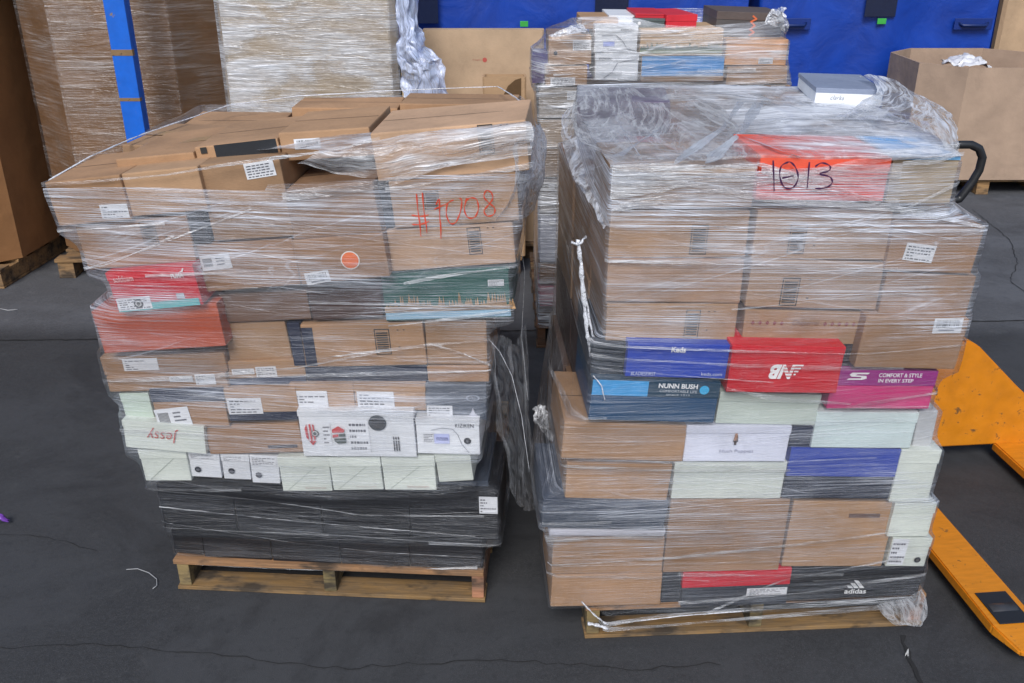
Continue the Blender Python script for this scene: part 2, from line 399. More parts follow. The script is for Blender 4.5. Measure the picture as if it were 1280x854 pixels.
def qbox(fr, name, cat, label, q, col, d=0.0, dep=.32, lid=None, decals=(), group=None, lim=7.0, crease=False, yaw=0.0, tape=False, gap=.0015):
    """box whose front face fills the pixel quad q (TL,TR,BR,BL) on the stack's front plane shifted by d"""
    p = [Vector(fr.un(q[2 * i], q[2 * i + 1], d)) for i in range(4)]
    top, bot = p[1] - p[0], p[2] - p[3]
    r = math.atan2((top + bot).y, (top + bot).x); r = max(-R(lim), min(R(lim), r))
    wd = (top.length + bot.length) / 2; t = Vector((math.cos(r), math.sin(r))); nn = Vector((-t.y, t.x))
    ht = ((p[0] - p[3]).dot(nn) + (p[1] - p[2]).dot(nn)) / 2
    c = (p[0] + p[1] + p[2] + p[3]) / 4; b = c - nn * ht / 2
    wd -= 2 * gap; ht -= gap
    if lid is not None: lid = (lid[0], lid[1] * ht)
    root, Mi, rng = put_box(fr, name, cat, label, b.x, b.y, wd, ht, dep, col, d, r, yaw, lid, group, None, tape, crease=crease)
    for dc in decals:
        kind, rc = dc[0], dc[1]; kw = dc[2:]
        cs = [fr.un(rc[0], rc[3], d), fr.un(rc[2], rc[3], d), fr.un(rc[2], rc[1], d), fr.un(rc[0], rc[1], d)]
        L = [Mi @ fr.P(a, d, zz) for a, zz in cs]
        cx = sum(v.x for v in L) / 4; cz = sum(v.z for v in L) / 4
        W = ((L[1].x - L[0].x) + (L[2].x - L[3].x)) / 2; H = ((L[3].z - L[0].z) + (L[2].z - L[1].z)) / 2
        W = min(W, wd - .002); cx = max(-wd / 2 + W / 2 + .001, min(wd / 2 - W / 2 - .001, cx)); H = min(H, ht - .002); cz = max(H / 2 + .001, min(ht - H / 2 - .001, cz))
        a = (cx - W / 2, cz - H / 2, cx + W / 2, cz + H / 2); y = -.0036 if lid is not None else -.0016
        if kind == 'label': d_label(root, *a, y, rng, kw[1] if len(kw) > 1 else 0, kw[0] if kw else 0)
        elif kind == 'ink': d_ink(root, *a, y, rng)
        elif kind == 'text': d_text(root, kw[0], *a, y - .0008, kw[1], *(kw[2:]))
        elif kind == 'rect': d_rect(root, *a, y + .0006, kw[0], kw[1] if len(kw) > 1 else 'colour_panel')
        elif kind == 'poly': d_poly(root, kw[0], *a, y - .0012, kw[1], kw[2] if len(kw) > 2 else 'logo')
        elif kind == 'stroke': d_stroke(root, kw[0], *a, y - .0012, kw[1], kw[2] if len(kw) > 2 else .006, kw[3] if len(kw) > 3 else 'handwriting')
        elif kind == 'disc': d_disc(root, cx, cz, W / 2, y - .0008, kw[0], kw[1] if len(kw) > 1 else 'round_sticker')
    return root
def wbox(fr, name, cat, label, u0, u1, d0, d1, z0, z1, col, **k):
    if z1 < 1.285 and fr is not FB: z0, z1 = z0 * 1.045, z1 * 1.045
    if d0 > .3 and not k.pop('exact', False): d0, d1 = .34 + (d0 - .34) * 1.22, .34 + (d1 - .34) * 1.22
    if k.get('roll', 0) == 0 and name == 'carton': col = vary(label + str(round(z0, 2)), col)
    r, Mi, rng = put_box(fr, name, cat, label, (u0 + u1) / 2, z0, u1 - u0, z1 - z0, d1 - d0, col, d0, **k)
    return r

# ---------------------------------------------------------------- film shell round a load
def hull2(pts):
    pts = sorted(set((round(a, 5), round(b, 5)) for a, b in pts))
    def half(ps):
        h = []
        for p in ps:
            while len(h) > 1 and (h[-1][0] - h[-2][0]) * (p[1] - h[-2][1]) - (h[-1][1] - h[-2][1]) * (p[0] - h[-2][0]) <= 0: h.pop()
            h.append(p)
        return h[:-1]
    return half(pts) + half(pts[::-1])
EDG = [(0, 1), (2, 3), (4, 5), (6, 7), (0, 2), (1, 3), (4, 6), (5, 7), (0, 4), (1, 5), (2, 6), (3, 7)]
class Shell:
    def __init__(s, solids, c, z0, z1, nz, na, off=.009, win=.03, blur=5):
        s.c = c; s.zs = np.linspace(z0, z1, nz); s.na = na
        s.th = np.linspace(0, 2 * math.pi, na, endpoint=False); rad = np.zeros((nz, na)); prev = None
        for i, z in enumerate(s.zs):
            pts = []
            for V in solids:
                for a, b in EDG:
                    A, B = V[a], V[b]; lo, hi = z - win, z + win
                    if max(A.z, B.z) < lo or min(A.z, B.z) > hi: continue
                    if abs(B.z - A.z) < 1e-6: pts += [(A.x, A.y), (B.x, B.y)]; continue
                    t0, t1 = sorted(((lo - A.z) / (B.z - A.z), (hi - A.z) / (B.z - A.z))); t0 = max(0, t0); t1 = min(1, t1)
                    for t in (t0, t1): q = A.lerp(B, t); pts.append((q.x, q.y))
            if len(pts) < 3:
                if prev is not None: rad[i] = prev
                continue
            H = hull2(pts)
            inside = all((H[(j + 1) % len(H)][0] - H[j][0]) * (c[1] - H[j][1]) - (H[(j + 1) % len(H)][1] - H[j][1]) * (c[0] - H[j][0]) > .03 * math.dist(H[j], H[(j + 1) % len(H)]) for j in range(len(H)))
            if not inside:
                if prev is not None: rad[i] = prev
                continue
            H = [(x - c[0], y - c[1]) for x, y in H]
            r = np.zeros(na)
            for k, th in enumerate(s.th):
                dx, dy = math.cos(th), math.sin(th); best = 0
                for j in range(len(H)):
                    ax, ay = H[j]; bx, by = H[(j + 1) % len(H)]; ex, ey = bx - ax, by - ay
                    den = dx * ey - dy * ex
                    if abs(den) < 1e-12: continue
                    t = (ax * ey - ay * ex) / den; q = (ax * dy - ay * dx) / den
                    if t > 0 and -1e-6 <= q <= 1 + 1e-6: best = max(best, t)
                r[k] = best
            r = np.where(r <= 0, np.max(r), r); rad[i] = r; prev = r
        k0 = next(i for i in range(nz) if rad[i].max() > 0)
        rad[:k0] = rad[k0]
        sm = rad.copy()
        for _ in range(blur): sm = np.maximum((np.vstack([sm[:1], sm[:-1]]) + sm + np.vstack([sm[1:], sm[-1:]])) / 3, rad)
        ra = sm.copy()
        for _ in range(2): ra = np.maximum((np.roll(ra, 1, 1) + ra + np.roll(ra, -1, 1)) / 3, sm)
        s.r = ra + off
    def R(s, th, z):
        fz = (z - s.zs[0]) / (s.zs[-1] - s.zs[0]) * (len(s.zs) - 1); fz = max(0, min(len(s.zs) - 1.001, fz)); i = int(fz); f = fz - i
        ft = (th % (2 * math.pi)) / (2 * math.pi) * s.na; j = int(ft) % s.na; g = ft - int(ft); j2 = (j + 1) % s.na
        return (s.r[i, j] * (1 - f) + s.r[i + 1, j] * f) * (1 - g) + (s.r[i, j2] * (1 - f) + s.r[i + 1, j2] * f) * g
    def pt(s, x, y, z, lift=0.0):
        th = math.atan2(y - s.c[1], x - s.c[0]); r = s.R(th, z) + lift
        return Vector((s.c[0] + r * math.cos(th), s.c[1] + r * math.sin(th), z))
    def mesh(s, mat, rim=None, low=None):
        nz, na = s.r.shape; v, uv = [], []
        rng = np.random.default_rng(3)
        top = [rim(t) if rim else s.zs[-1] for t in s.th]; bot = [low(t) if low else s.zs[0] for t in s.th]
        for i in range(nz):
            f = i / (nz - 1)
            for j in list(range(na)) + [0]:
                th = s.th[j]; z = bot[j] + (top[j] - bot[j]) * f; r = s.R(th, z)
                v.append((s.c[0] + r * math.cos(th), s.c[1] + r * math.sin(th), z))
            acc = 0
            row = v[-(na + 1):]
            for j in range(na + 1):
                if j: acc += math.hypot(row[j][0] - row[j - 1][0], row[j][1] - row[j - 1][1])
                uv.append((acc, row[j][2]))
        n1 = na + 1; F = [(i * n1 + j, i * n1 + j + 1, (i + 1) * n1 + j + 1, (i + 1) * n1 + j) for i in range(nz - 1) for j in range(na)]
        return mesh_from(v, F, [mat], uvs=uv, smooth=True)
    def band(s, pts, width, lift=.004, wav=.0015, rng=random, V=None, F=None, UV=None):
        """a gathered ribbon of film along 3-D points lying on the shell; appended to V,F,UV"""
        n = 40; Q = []; L = len(pts) - 1
        for i in range(n + 1):
            f = i / n * L; k = min(int(f), L - 1); g = f - k; Q.append([pts[k][m] * (1 - g) + pts[k + 1][m] * g for m in range(3)])
        ph = rng.uniform(0, 9); b = len(V); acc = 0
        for i, q in enumerate(Q):
            ww = width * (.7 + .3 * math.sin(i * .17 + ph)); dz = wav * math.sin(i * .13 + ph * 2)
            p0 = s.pt(q[0], q[1], q[2] + dz - ww / 2, lift); p1 = s.pt(q[0], q[1], q[2] + dz + ww / 2, lift)
            V += [p0, p1]
            if i: acc += (Vector(V[-2]) - Vector(V[-4])).length
            UV += [(acc, q[2]), (acc, q[2] + ww)]
        for i in range(n): F.append((b + 2 * i, b + 2 * i + 2, b + 2 * i + 3, b + 2 * i + 1))

def bands(sh, fr, specs, mat, parent, nrand=0, seed=1, zr=(0.2, 1.3), name='film_bands', wr=(.006, .022), slope=.05):
    """specs: pixel polylines on the front plane with a width in metres; plus random ones all round"""
    rng = random.Random(seed); V, F, UV = [], [], []
    for sp in specs:
        wdt, pl = sp[0], sp[1:]; pts = []
        for (x, y) in pl: u, z = fr.un(x, y, 0); pts.append(fr.P(u, 0, z))
        sh.band(pts, wdt, rng=rng, V=V, F=F, UV=UV)
    for _ in range(nrand):
        z = rng.uniform(*zr); th0 = rng.uniform(0, 2 * math.pi) if rng.random() < .3 else rng.uniform(math.pi * 1.1, math.pi * 1.8); ln = rng.uniform(.6, 2.0); sl = rng.uniform(-slope, slope); pts = []
        for k in range(9):
            th = th0 + ln * (k / 8 - .5); r = sh.R(th, z); zz = z + sl * ln * (k / 8 - .5); pts.append((sh.c[0] + r * math.cos(th), sh.c[1] + r * math.sin(th), zz))
        sh.band(pts, rng.uniform(*wr), lift=rng.uniform(.002, .006), rng=rng, V=V, F=F, UV=UV)
    return link(name, mesh_from(V, F, [mat], uvs=UV, smooth=True), parent)
def sheet(rows, nu, nv, amp, seed, mat, fold=(8, 2), parent=None, name='loose_film', uvs=1.0):
    """loose film through rows of 3-D control points, pleated by folding noise"""
    rows = np.array([[tuple(p) for p in r] for r in rows], dtype=float); a, b = rows.shape[:2]
    def interp(A, t):   # Catmull-Rom along axis 0
        n = len(A) - 1; x = t * n; k = min(int(x), n - 1); f = x - k
        p0, p1, p2, p3 = A[max(k - 1, 0)], A[k], A[k + 1], A[min(k + 2, n)]
        return .5 * ((2 * p1) + (-p0 + p2) * f + (2 * p0 - 5 * p1 + 4 * p2 - p3) * f * f + (-p0 + 3 * p1 - 3 * p2 + p3) * f ** 3)
    from mathutils import noise as mn
    V, UV = [], []
    for i in range(nv):
        row = interp(rows, i / (nv - 1))
        for j in range(nu):
            p = interp(row, j / (nu - 1)); s, t = j / (nu - 1), i / (nv - 1)
            q = Vector((s * fold[0], t * fold[1], seed))
            d = mn.noise_vector(q) * amp + mn.noise_vector(q * 2.7) * amp * .45
            V.append(Vector(p) + d); UV.append((s * uvs, t * uvs))
    F = [(i * nu + j, i * nu + j + 1, (i + 1) * nu + j + 1, (i + 1) * nu + j) for i in range(nv - 1) for j in range(nu - 1)]
    return link(name, mesh_from(V, F, [mat], uvs=UV, smooth=True), parent)

# ---------------------------------------------------------------- the setting
def ground_mat():
    k = NB('worn asphalt'); tc = k.n('ShaderNodeTexCoord').outputs['Object']
    a = k.noise(tc, 260, 3, .7); b = k.noise(tc, 1.3, 5, .6); c = k.noise(tc, 9, 6, .7, .5); st = k.noise(tc, 3.2, 4, .5, 1.0)
    col = k.mix(k.ramp(a, .3, .75), (.014, .0145, .017), (.062, .063, .066))
    col = k.mix(k.ramp(b, .35, .7, 0, .6), col, (.026, .027, .030))
    col = k.mix(k.ramp(c, .6, .78, 0, .5), col, (.11, .11, .112))
    col = k.mix(k.ramp(st, .63, .72, 0, .55), col, (.020, .021, .024))
    m1 = k.noise(tc, 70, 4, .75); m2 = k.noise(tc, 24, 5, .7)
    gr_ = k.noise(tc, 130, 3, .8); col = k.mix(k.ramp(gr_, .56, .72, 0, .5), col, (.10, .10, .105))
    col = k.mix(k.ramp(m1, .45, .75, 0, .35), col, (.085, .09, .10))
    pt_ = k.noise(k.mapping(tc, (1, 1.6, 1)), .55, 7, .68, .8); col = k.mix(k.ramp(pt_, .44, .56, 0, .8), col, (.050, .052, .057))
    dk_ = k.noise(tc, .9, 6, .7, 1.2); col = k.mix(k.ramp(dk_, .52, .64, 0, .55), col, (.018, .018, .020))
    col = k.mix(k.ramp(m2, .55, .75, 0, .6), col, (.018, .019, .022))
    vo = k.n('ShaderNodeTexVoronoi', i_Scale=38.0); k.l(tc, vo.inputs['Vector'])
    col = k.mix(k.ramp(vo.outputs['Distance'], .03, .06, .45, 0), col, (.16, .16, .165))
    sep = k.n('ShaderNodeSeparateXYZ'); k.l(tc, sep.inputs[0])
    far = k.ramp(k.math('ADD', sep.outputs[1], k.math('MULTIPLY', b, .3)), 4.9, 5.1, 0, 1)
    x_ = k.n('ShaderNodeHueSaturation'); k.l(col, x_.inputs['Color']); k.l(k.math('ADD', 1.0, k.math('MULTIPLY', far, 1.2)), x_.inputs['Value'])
    k.l(x_.outputs[0], k.b.inputs['Base Color']); k.l(k.ramp(c, .3, .7, .7, .95), k.b.inputs['Roughness'])
    k.l(k.bump(k.math('ADD', a, k.math('MULTIPLY', c, .8)), .45, .004), k.b.inputs['Normal']); return k.m
g = link('ground', mesh_from([(-60, -60, 0), (60, -60, 0), (60, 60, 0), (-60, 60, 0)], [(0, 1, 2, 3)], [ground_mat()])); tag(g, kind='structure')
def crack(name, pts, wd, jit, seed, z=.004):
    rng = random.Random(seed); V, F = [], []; P = []
    for i in range(len(pts) - 1):
        a, b = Vector(pts[i]), Vector(pts[i + 1]); n = max(2, int((b - a).length / .035))
        for k in range(n): P.append(a.lerp(b, k / n))
    P.append(Vector(pts[-1]))
    for i, p in enumerate(P):
        t = (P[min(i + 1, len(P) - 1)] - P[max(i - 1, 0)]).normalized(); n = Vector((-t.y, t.x)); w_ = wd * rng.uniform(.35, 1.2); p = p + n * rng.uniform(-jit, jit)
        V += [(p.x - n.x * w_ / 2, p.y - n.y * w_ / 2, z), (p.x + n.x * w_ / 2, p.y + n.y * w_ / 2, z)]
    for i in range(len(P) - 1): F.append((2 * i, 2 * i + 2, 2 * i + 3, 2 * i + 1))
    o = link(name, mesh_from(V, F, [plain('joint dirt', (.016, .016, .017), .95)])); tag(o, kind='structure'); return o
gp = lambda x, y: tuple(ground(x, y).xy)
crack('ground_joint', [(-6, 4.66), gp(0, 426), gp(100, 425), gp(1240, 402), (7, 5.15)], .013, .004, 1)
crack('ground_joint', [gp(1127, 795), gp(1137, 825), gp(1155, 860), (1.12, 1.6)], .016, .006, 2)
crack('ground_crack', [gp(1215, 262), gp(1262, 300), gp(1272, 330), gp(1262, 352), gp(1290, 372)], .005, .006, 3)
crack('ground_crack', [gp(0, 668), gp(60, 672), gp(120, 690)], .003, .006, 4)

crack('ground_crack', [gp(0, 812), gp(120, 806), gp(250, 818), gp(420, 836), gp(640, 826), gp(800, 838), gp(900, 830)], .0035, .009, 6)
# warehouse wall behind everything
def wall_mat():
    k = NB('shaded wall'); tc = k.n('ShaderNodeTexCoord').outputs['Object']; b = k.noise(tc, 2, 4)
    k.l(k.mix(k.ramp(b, .3, .7), (.05, .05, .055), (.09, .088, .085)), k.b.inputs['Base Color']); k.b.inputs['Roughness'].default_value = .9; return k.m
wl = link('warehouse_wall', box_me(-16, 16, 11.2, 11.5, 0, 5, wall_mat(), .01)); tag(wl, 'dark warehouse wall behind the blue insulated covers', 'wall')
wl['kind'] = 'structure'

FL = Frame(gp(225, 737), gp(605, 754))
FR = Frame(gp(733, 799), gp(1150, 782))
FB = Frame(gp(672, 435), gp(985, 433))
print('FRAMES', FL.o, FL.w, math.degrees(FL.a), FR.o, FR.w, FB.o, FB.w)

# ---------------------------------------------------------------- pallets
def pallet(fr, wd, dep, label, group, col, h=.125, nd=7):
    M = Matrix.Translation(fr.P(0, 0, 0)) @ Matrix.Rotation(fr.a, 4, 'Z'); r = empty('wooden_pallet', M, label, 'pallet', group); rng = random.Random(len(label))
    for i in range(3):
        x = (wd - .042) * i / 2; link('stringer', box_me(x, x + .042, .006, dep, .016, h - .017, wood(tuple(c * rng.uniform(.8, 1.1) for c in col)), .003, .001), r)
    pw = .095
    for i in range(nd):
        y = (dep - pw) * i / (nd - 1)
        a = (.13 if i in (0, nd - 1) else pw)
        y0 = 0 if i == 0 else (dep - a if i == nd - 1 else y)
        o = link('deck_board', box_me(-.006, wd + .006 - rng.uniform(0, .02), y0, y0 + a, h - .016 + .0002, h, wood(tuple(c * rng.uniform(.8, 1.15) for c in col)), .002, .0015), r)
    for i in range(5):
        y = (dep - .13) * i / 4
        link('bottom_board', box_me(-.006, wd + .004, y, y + .09, 0.001, .0155, wood(tuple(c * rng.uniform(.6, .8) for c in col)), .002, .001), r)  # wood darkened to paint in the shade inside the pallet
    fr.deck = h
    return r
WCOL = srgb(162, 126, 84)
pallet(FL, FL.w, 1.22, 'worn wooden pallet carrying the load with red marker number', None, WCOL)
pallet(FR, FR.w, 1.22, 'pale wooden pallet carrying the load beside the yellow jack', None, WCOL, .13)
pallet(FB, FB.w, 1.2, 'brown wooden pallet under the rear load by the blue covers', None, srgb(110, 78, 48), .13)

LB = 'label'
B = qbox
# ================================================================ load one (red number), from the bottom up
L1 = 'in the red-numbered load'
def vary(label, col):
    r = random.Random(label); f = r.uniform(.80, 1.06); g = r.uniform(.96, 1.04)
    return (col[0] * f * g, col[1] * f, col[2] * f / g)
def carton(fr, label, q, col=TAN, **k):
    col = vary(label, col)
    return B(fr, 'carton', 'carton', label, q, col, **k)
def shoebox(fr, label, q, col, **k):
    k.setdefault('lid', (col, .28)); return B(fr, 'shoe_box', 'shoe box', label, q, col, **k)
GB = 'black shoe boxes at the foot of the red-numbered load'
xs = [(212, 662, 220, 692), (250, 663, 257, 697), (336, 666, 341, 703), (424, 669, 426, 708), (512, 672, 512, 711), (604, 674, 603, 712)]
nm = ['at the outer end', 'second from the outer end', 'in the middle', 'second from the dark gap', 'next to the dark gap']
for i in range(5):
    a, b = xs[i], xs[i + 1]
    shoebox(FL, 'black shoe box of the lowest row, %s, on the pallet deck' % nm[i], (a[0], a[1], b[0], b[1], b[2], b[3] - 2, a[2], a[3] - 2), BLACK, group=GB, dep=.34, d=.02)
xs = [(196, 604, 205, 660), (290, 608, 297, 664), (400, 613, 403, 668), (512, 617, 512, 672), (624, 620, 624, 675)]
for i in range(4):
    a, b = xs[i], xs[i + 1]
    dc = [('label', (599, 619, 622, 640), 1)] if i == 3 else []
    shoebox(FL, ['wide black shoe box at the outer end of the second row', 'wide black shoe box in the second row under the narrow white boxes', 'wide black shoe box in the second row under the square mint boxes', 'black shoe box with a white corner label facing the gap'][i],
            (a[0], a[1], b[0], b[1], b[2], b[3], a[2], a[3]), BLACK, group=GB, dep=.34, d=-.004, decals=dc)
# mint row
GM = 'mint shoe boxes above the black ones'
dot = srgb(40, 42, 50)
shoebox(FL, 'mint shoe box with diagonal fold at the outer end of its row', (171, 561, 232, 562, 240, 600, 183, 602), MINT, group=GM, crease=True, d=-.03)
for i, (q, wl_) in enumerate([((234, 564, 274, 567, 278, 597, 240, 596), (236, 566, 270, 573)), ((276, 567, 310, 568, 316, 600, 279, 598), (278, 569, 306, 576)), ((310, 568, 347, 570, 352, 605, 317, 603), (312, 570, 344, 582))]):
    cx = q[0] + 14; cy = q[7] - 10
    shoebox(FL, ['narrow white shoe box with finger hole, first of three beside the folded mint box', 'narrow white shoe box with finger hole, middle of three', 'narrow white shoe box with finger hole and larger paper label'][i], q, WHT, group=GM, d=-.02,
            decals=[('label', wl_, 1), ('disc', (cx - 4, cy - 4, cx + 4, cy + 4), [(1, dot), (.5, (.1, .1, .12))], 'finger_hole')])
for i, q in enumerate([(347, 571, 411, 571, 416, 614, 353, 614), (411, 571, 476, 571, 479, 612, 416, 613), (477, 571, 545, 570, 544, 613, 480, 612)]):
    shoebox(FL, ['square mint shoe box under the upright printed white box end', 'square mint shoe box under the middle of the printed white box', 'square mint shoe box under the joint of the two white boxes'][i], q, MINT, group=GM, d=-.04, crease=True,
            decals=[('text', (q[6] + 30, q[7] - 6, q[4] - 8, q[5] - 4), 'hmmmnm', srgb(190, 160, 150), 0)])
shoebox(FL, 'pale mint shoe box at the gap end with crushed lower edge', (545, 567, 589, 565, 591, 600, 546, 603), MINT, group=GM, d=-.03, dep=.3)
carton(FL, 'flattened dark filler carton under the pale mint box at the gap', (545, 603, 610, 600, 612, 618, 546, 619), GREYB, d=.05)
# white row with script name
shoebox(FL, 'long mint shoe box with red script upside down on its side', (149, 523, 254, 535, 259, 566, 160, 561), MINT, d=-.05,
        decals=[('text', (184, 535, 224, 552), 'Jessy', srgb(190, 60, 45), -.01, .25, True)], lid=(MINT, .2))
carton(FL, 'flat brown carton between the mint script box and the white printed box', (254, 536, 375, 525, 380, 568, 260, 566), TAN2, d=-.03, decals=[('rect', (335, 556, 372, 560), srgb(60, 52, 58), 'printed_mark')])
PK = srgb(190, 60, 62); GK = srgb(70, 80, 74)
shoebox(FL, 'big white box end printed with red and green crests and a dark round sticker', (372, 512, 519, 514, 519, 571, 378, 571), WHT, d=-.055, lid=(WHT, .12),
        decals=[('poly', (380, 528, 400, 556), [[(.1, .75), (.25, .95), (.3, .2), (.15, .35)], [(.38, .95), (.5, .95), (.52, .1), (.4, .1)], [(.6, .95), (.7, .9), (.72, .3), (.62, .2)], [(.3, .2), (.75, .2), (.5, 0)]], PK, 'emblem'),
                ('disc', (389, 536, 399, 546), [(1, (.08, .09, .09)), (.7, (.5, .5, .5)), (.45, (.08, .09, .09))], 'emblem'),
                ('label', (404, 528, 414, 556), 1),
                ('poly', (416, 532, 432, 554), [[(0, .8), (.5, 1), (1, .8), (.9, .65), (0, .62)], [(0, .5), (.45, .55), (.45, .4), (0, .35)]], PK, 'emblem'),
                ('poly', (416, 532, 432, 554), [[(.5, .55), (1, .6), (1, .4), (.5, .4)], [(.1, .3), (1, .34), (1, .05), (.4, 0), (.1, .15)]], GK, 'emblem'),
                ('label', (436, 522, 462, 565), 1), ('disc', (461, 517, 483, 539), [(1, srgb(38, 46, 54)), (.82, srgb(60, 66, 72)), (.74, srgb(44, 44, 50))]),
                ('rect', (465, 526, 479, 530), srgb(120, 50, 50), 'sticker_print'), ('text', (492, 545, 500, 563), 'iii', (.05, .05, .06), .02)])
shoebox(FL, 'white box end with curved grey line, paper label and black finger hole', (521, 522, 601, 526, 599, 567, 520, 568), WHT, d=-.045, lid=(WHT, .15),
        decals=[('label', (529, 540, 542, 552), 1), ('rect', (543, 542, 562, 554), srgb(190, 196, 236), 'sticker_print'), ('text', (546, 546, 560, 550), 'mmnm', srgb(60, 60, 120), 0), ('text', (569, 529, 592, 534), 'KIZIKEN', srgb(70, 70, 80), 0),
                ('stroke', (540, 532, 588, 566), [[(0, .85), (.3, .93), (.55, .9), (.68, .7), (.78, .35), (.95, .05)]], srgb(130, 132, 140), .0018, 'printed_line'), ('disc', (580, 546, 589, 555), [(1, dot), (.4, (.15, .15, .17))], 'finger_hole')])
# row of tan bodies with navy lids
shoebox(FL, 'small pale green box at the outer end above the script box', (151, 493, 187, 490, 193, 528, 157, 527), srgb(190, 204, 190), d=-.02)
shoebox(FL, 'tan shoe box with dark navy lid and large white barcode label', (186, 488, 282, 484, 284, 534, 198, 533), TAN2, d=-.04, lid=(NAVY, .32), decals=[('label', (196, 510, 239, 534), 2, .1)])
shoebox(FL, 'tan lidded shoe box over navy base with paper label, left of the printed one'.replace('left of', 'beside'), (282, 486, 372, 484, 373, 525, 285, 527), NAVY, d=-.035, lid=(TAN, .72), decals=[('label', (285, 497, 328, 517), 1)])
shoebox(FL, 'tan box end with a wide paper label above the white crest box, one of two', (361, 480, 443, 480, 443, 512, 366, 512), TAN, d=-.03, decals=[('label', (365, 488, 410, 508), 1)])
shoebox(FL, 'tan box end with a wide paper label in the middle, next to the slate box', (443, 480, 533, 480, 532, 513, 443, 512), TAN, d=-.03, decals=[('label', (447, 489, 493, 511), 1)])
shoebox(FL, 'slate blue shoe box with faint oval print at the gap end', (533, 480, 611, 480, 606, 525, 531, 523), GREYB, d=-.02, lid=(srgb(90, 96, 108), .5),
        decals=[('label', (534, 507, 566, 524), 1), ('text', (582, 493, 600, 501), 'O', srgb(150, 156, 170), 0), ('poly', (583, 509, 600, 524), [[(.5, 1), (.65, .55), (1, .2), (.8, 0), (.2, 0), (0, .2), (.35, .55)]], srgb(190, 190, 200))])
# tan rows at 440-490
carton(FL, 'flat orange-tan carton with two small labels, lower of the pair at the outer end', (130, 470, 283, 466, 285, 486, 137, 490), TAN2, d=-.03, decals=[('label', (212, 470, 241, 477), 1), ('label', (244, 466, 269, 479), 1)])
carton(FL, 'flat brown carton with one wide white label, upper of the pair at the outer end', (124, 446, 282, 440, 283, 465, 130, 469), TAN2, d=-.02, decals=[('label', (154, 448, 198, 463), 1)])
carton(FL, 'low tan carton with two small labels beside the navy lids', (283, 452, 380, 449, 383, 470, 285, 474), TAN, d=-.01, decals=[('label', (290, 461, 318, 468), 1), ('label', (320, 458, 346, 471), 1)])
shoebox(FL, 'flat navy blue shoe box lid between tan boxes', (383, 459, 535, 457, 533, 479, 383, 479), NAVY, d=-.01, lid=(NAVY, .6))
shoebox(FL, 'thin navy shoe box beside the low tan carton', (285, 474, 383, 470, 383, 482, 286, 486), srgb(66, 74, 96), d=-.012, lid=(srgb(60, 68, 92), .6))
carton(FL, 'square tan carton end beside the dark navy strip', (377, 406, 530, 402, 532, 456, 380, 459), TAN, d=-.02, decals=[('ink', (469, 411, 488, 443)), ('rect', (362, 410, 376, 458), NAVY)])
carton(FL, 'tan carton end at the gap below the pine tree box', (530, 400, 608, 400, 611, 456, 532, 456), TAN, d=-.015)
carton(FL, 'shallow tan carton at the gap, just over the slate box', (535, 457, 612, 457, 612, 478, 534, 478), srgb(184, 144, 110), d=-.015)
carton(FL, 'dim tan carton behind film between orange box and navy strip', (281, 404, 361, 400, 362, 448, 284, 451), TAN, d=0)
shoebox(FL, 'narrow navy box end wedged between two tan cartons', (362, 404, 377, 403, 380, 458, 364, 458), NAVY, d=-.012)
shoebox(FL, 'wide terracotta orange shoe box below the red one', (117, 389, 273, 379, 281, 432, 128, 442), srgb(178, 84, 58), d=-.06, lid=(srgb(190, 92, 62), .3))
carton(FL, 'greyish brown carton under the barcode-labelled carton', (275, 368, 387, 362, 388, 400, 279, 404), BROWN, d=-.01)
carton(FL, 'dark brown carton under the orange round sticker', (387, 361, 478, 355, 478, 397, 388, 401), DKBROWN, d=-.012)
# pine tree box
rngp = random.Random(5); trees = []
x = 0.0
while x < 1:
    w_ = rngp.uniform(.022, .048); h_ = rngp.uniform(.3, 1.0) * (.6 + .4 * math.sin(x * 9) ** 2)
    trees.append([(x, 0), (x + w_, 0), (x + w_ / 2, h_)]); trees.append([(x + w_ * .1, h_ * .25), (x + w_ * .9, h_ * .25), (x + w_ / 2, h_ * 1.08)]); x += w_ * rngp.uniform(.35, .7)
trees.append([(0, 0), (1, 0), (1, .22), (0, .32)])
shoebox(FL, 'dark green box printed with a row of tan pine trees', (479, 339, 638, 332, 638, 397, 478, 401), srgb(36, 92, 84), d=-.03, lid=(srgb(36, 92, 84), .1),
        decals=[('poly', (479, 364, 637, 388), trees, srgb(205, 165, 122), 'tree_print'), ('rect', (479, 386, 637, 397), srgb(150, 190, 214)), ('label', (610, 349, 630, 357), 1)])
# red box
PUMA = [[(.02, .42), (.2, .36), (.45, .42), (.62, .62), (.82, .8), (.98, .98), (.86, .78), (.93, .68), (.7, .5), (.6, .2), (.45, .28), (.3, .22), (.2, .05), (.12, .2), (.05, .1)]]
CAT = [[(0, .1), (.16, .16), (.3, .3), (.55, .4), (.72, .72), (.85, .95), (.92, .8), (1, .72), (.86, .62), (.8, .4), (.66, .14), (.6, .28), (.42, .18), (.34, 0), (.28, .16), (.1, .08)]]
shoebox(FL, 'bright red shoe box with white leaping cat logo and teal base edge', (133, 341, 243, 330, 252, 381, 146, 391), srgb(196, 22, 40), d=-.09, lim=9, lid=(srgb(206, 24, 42), .2),
        decals=[('rect', (148, 380, 252, 389), srgb(96, 176, 178)), ('poly', (222, 334, 231, 341), CAT, (.8, .8, .8)), ('text', (214, 341, 230, 347), 'PUMA', (.8, .8, .8), .03), ('text', (142, 344, 167, 352), 'softfoam', (.75, .5, .5), .0),
                ('label', (147, 371, 190, 387), 1), ('disc', (168, 373, 180, 385), [(1, (.1, .1, .11)), (.62, (.6, .6, .6)), (.4, (.1, .1, .1))], 'emblem'), ('rect', (221, 366, 231, 373), srgb(180, 190, 200), 'sticker_print')])
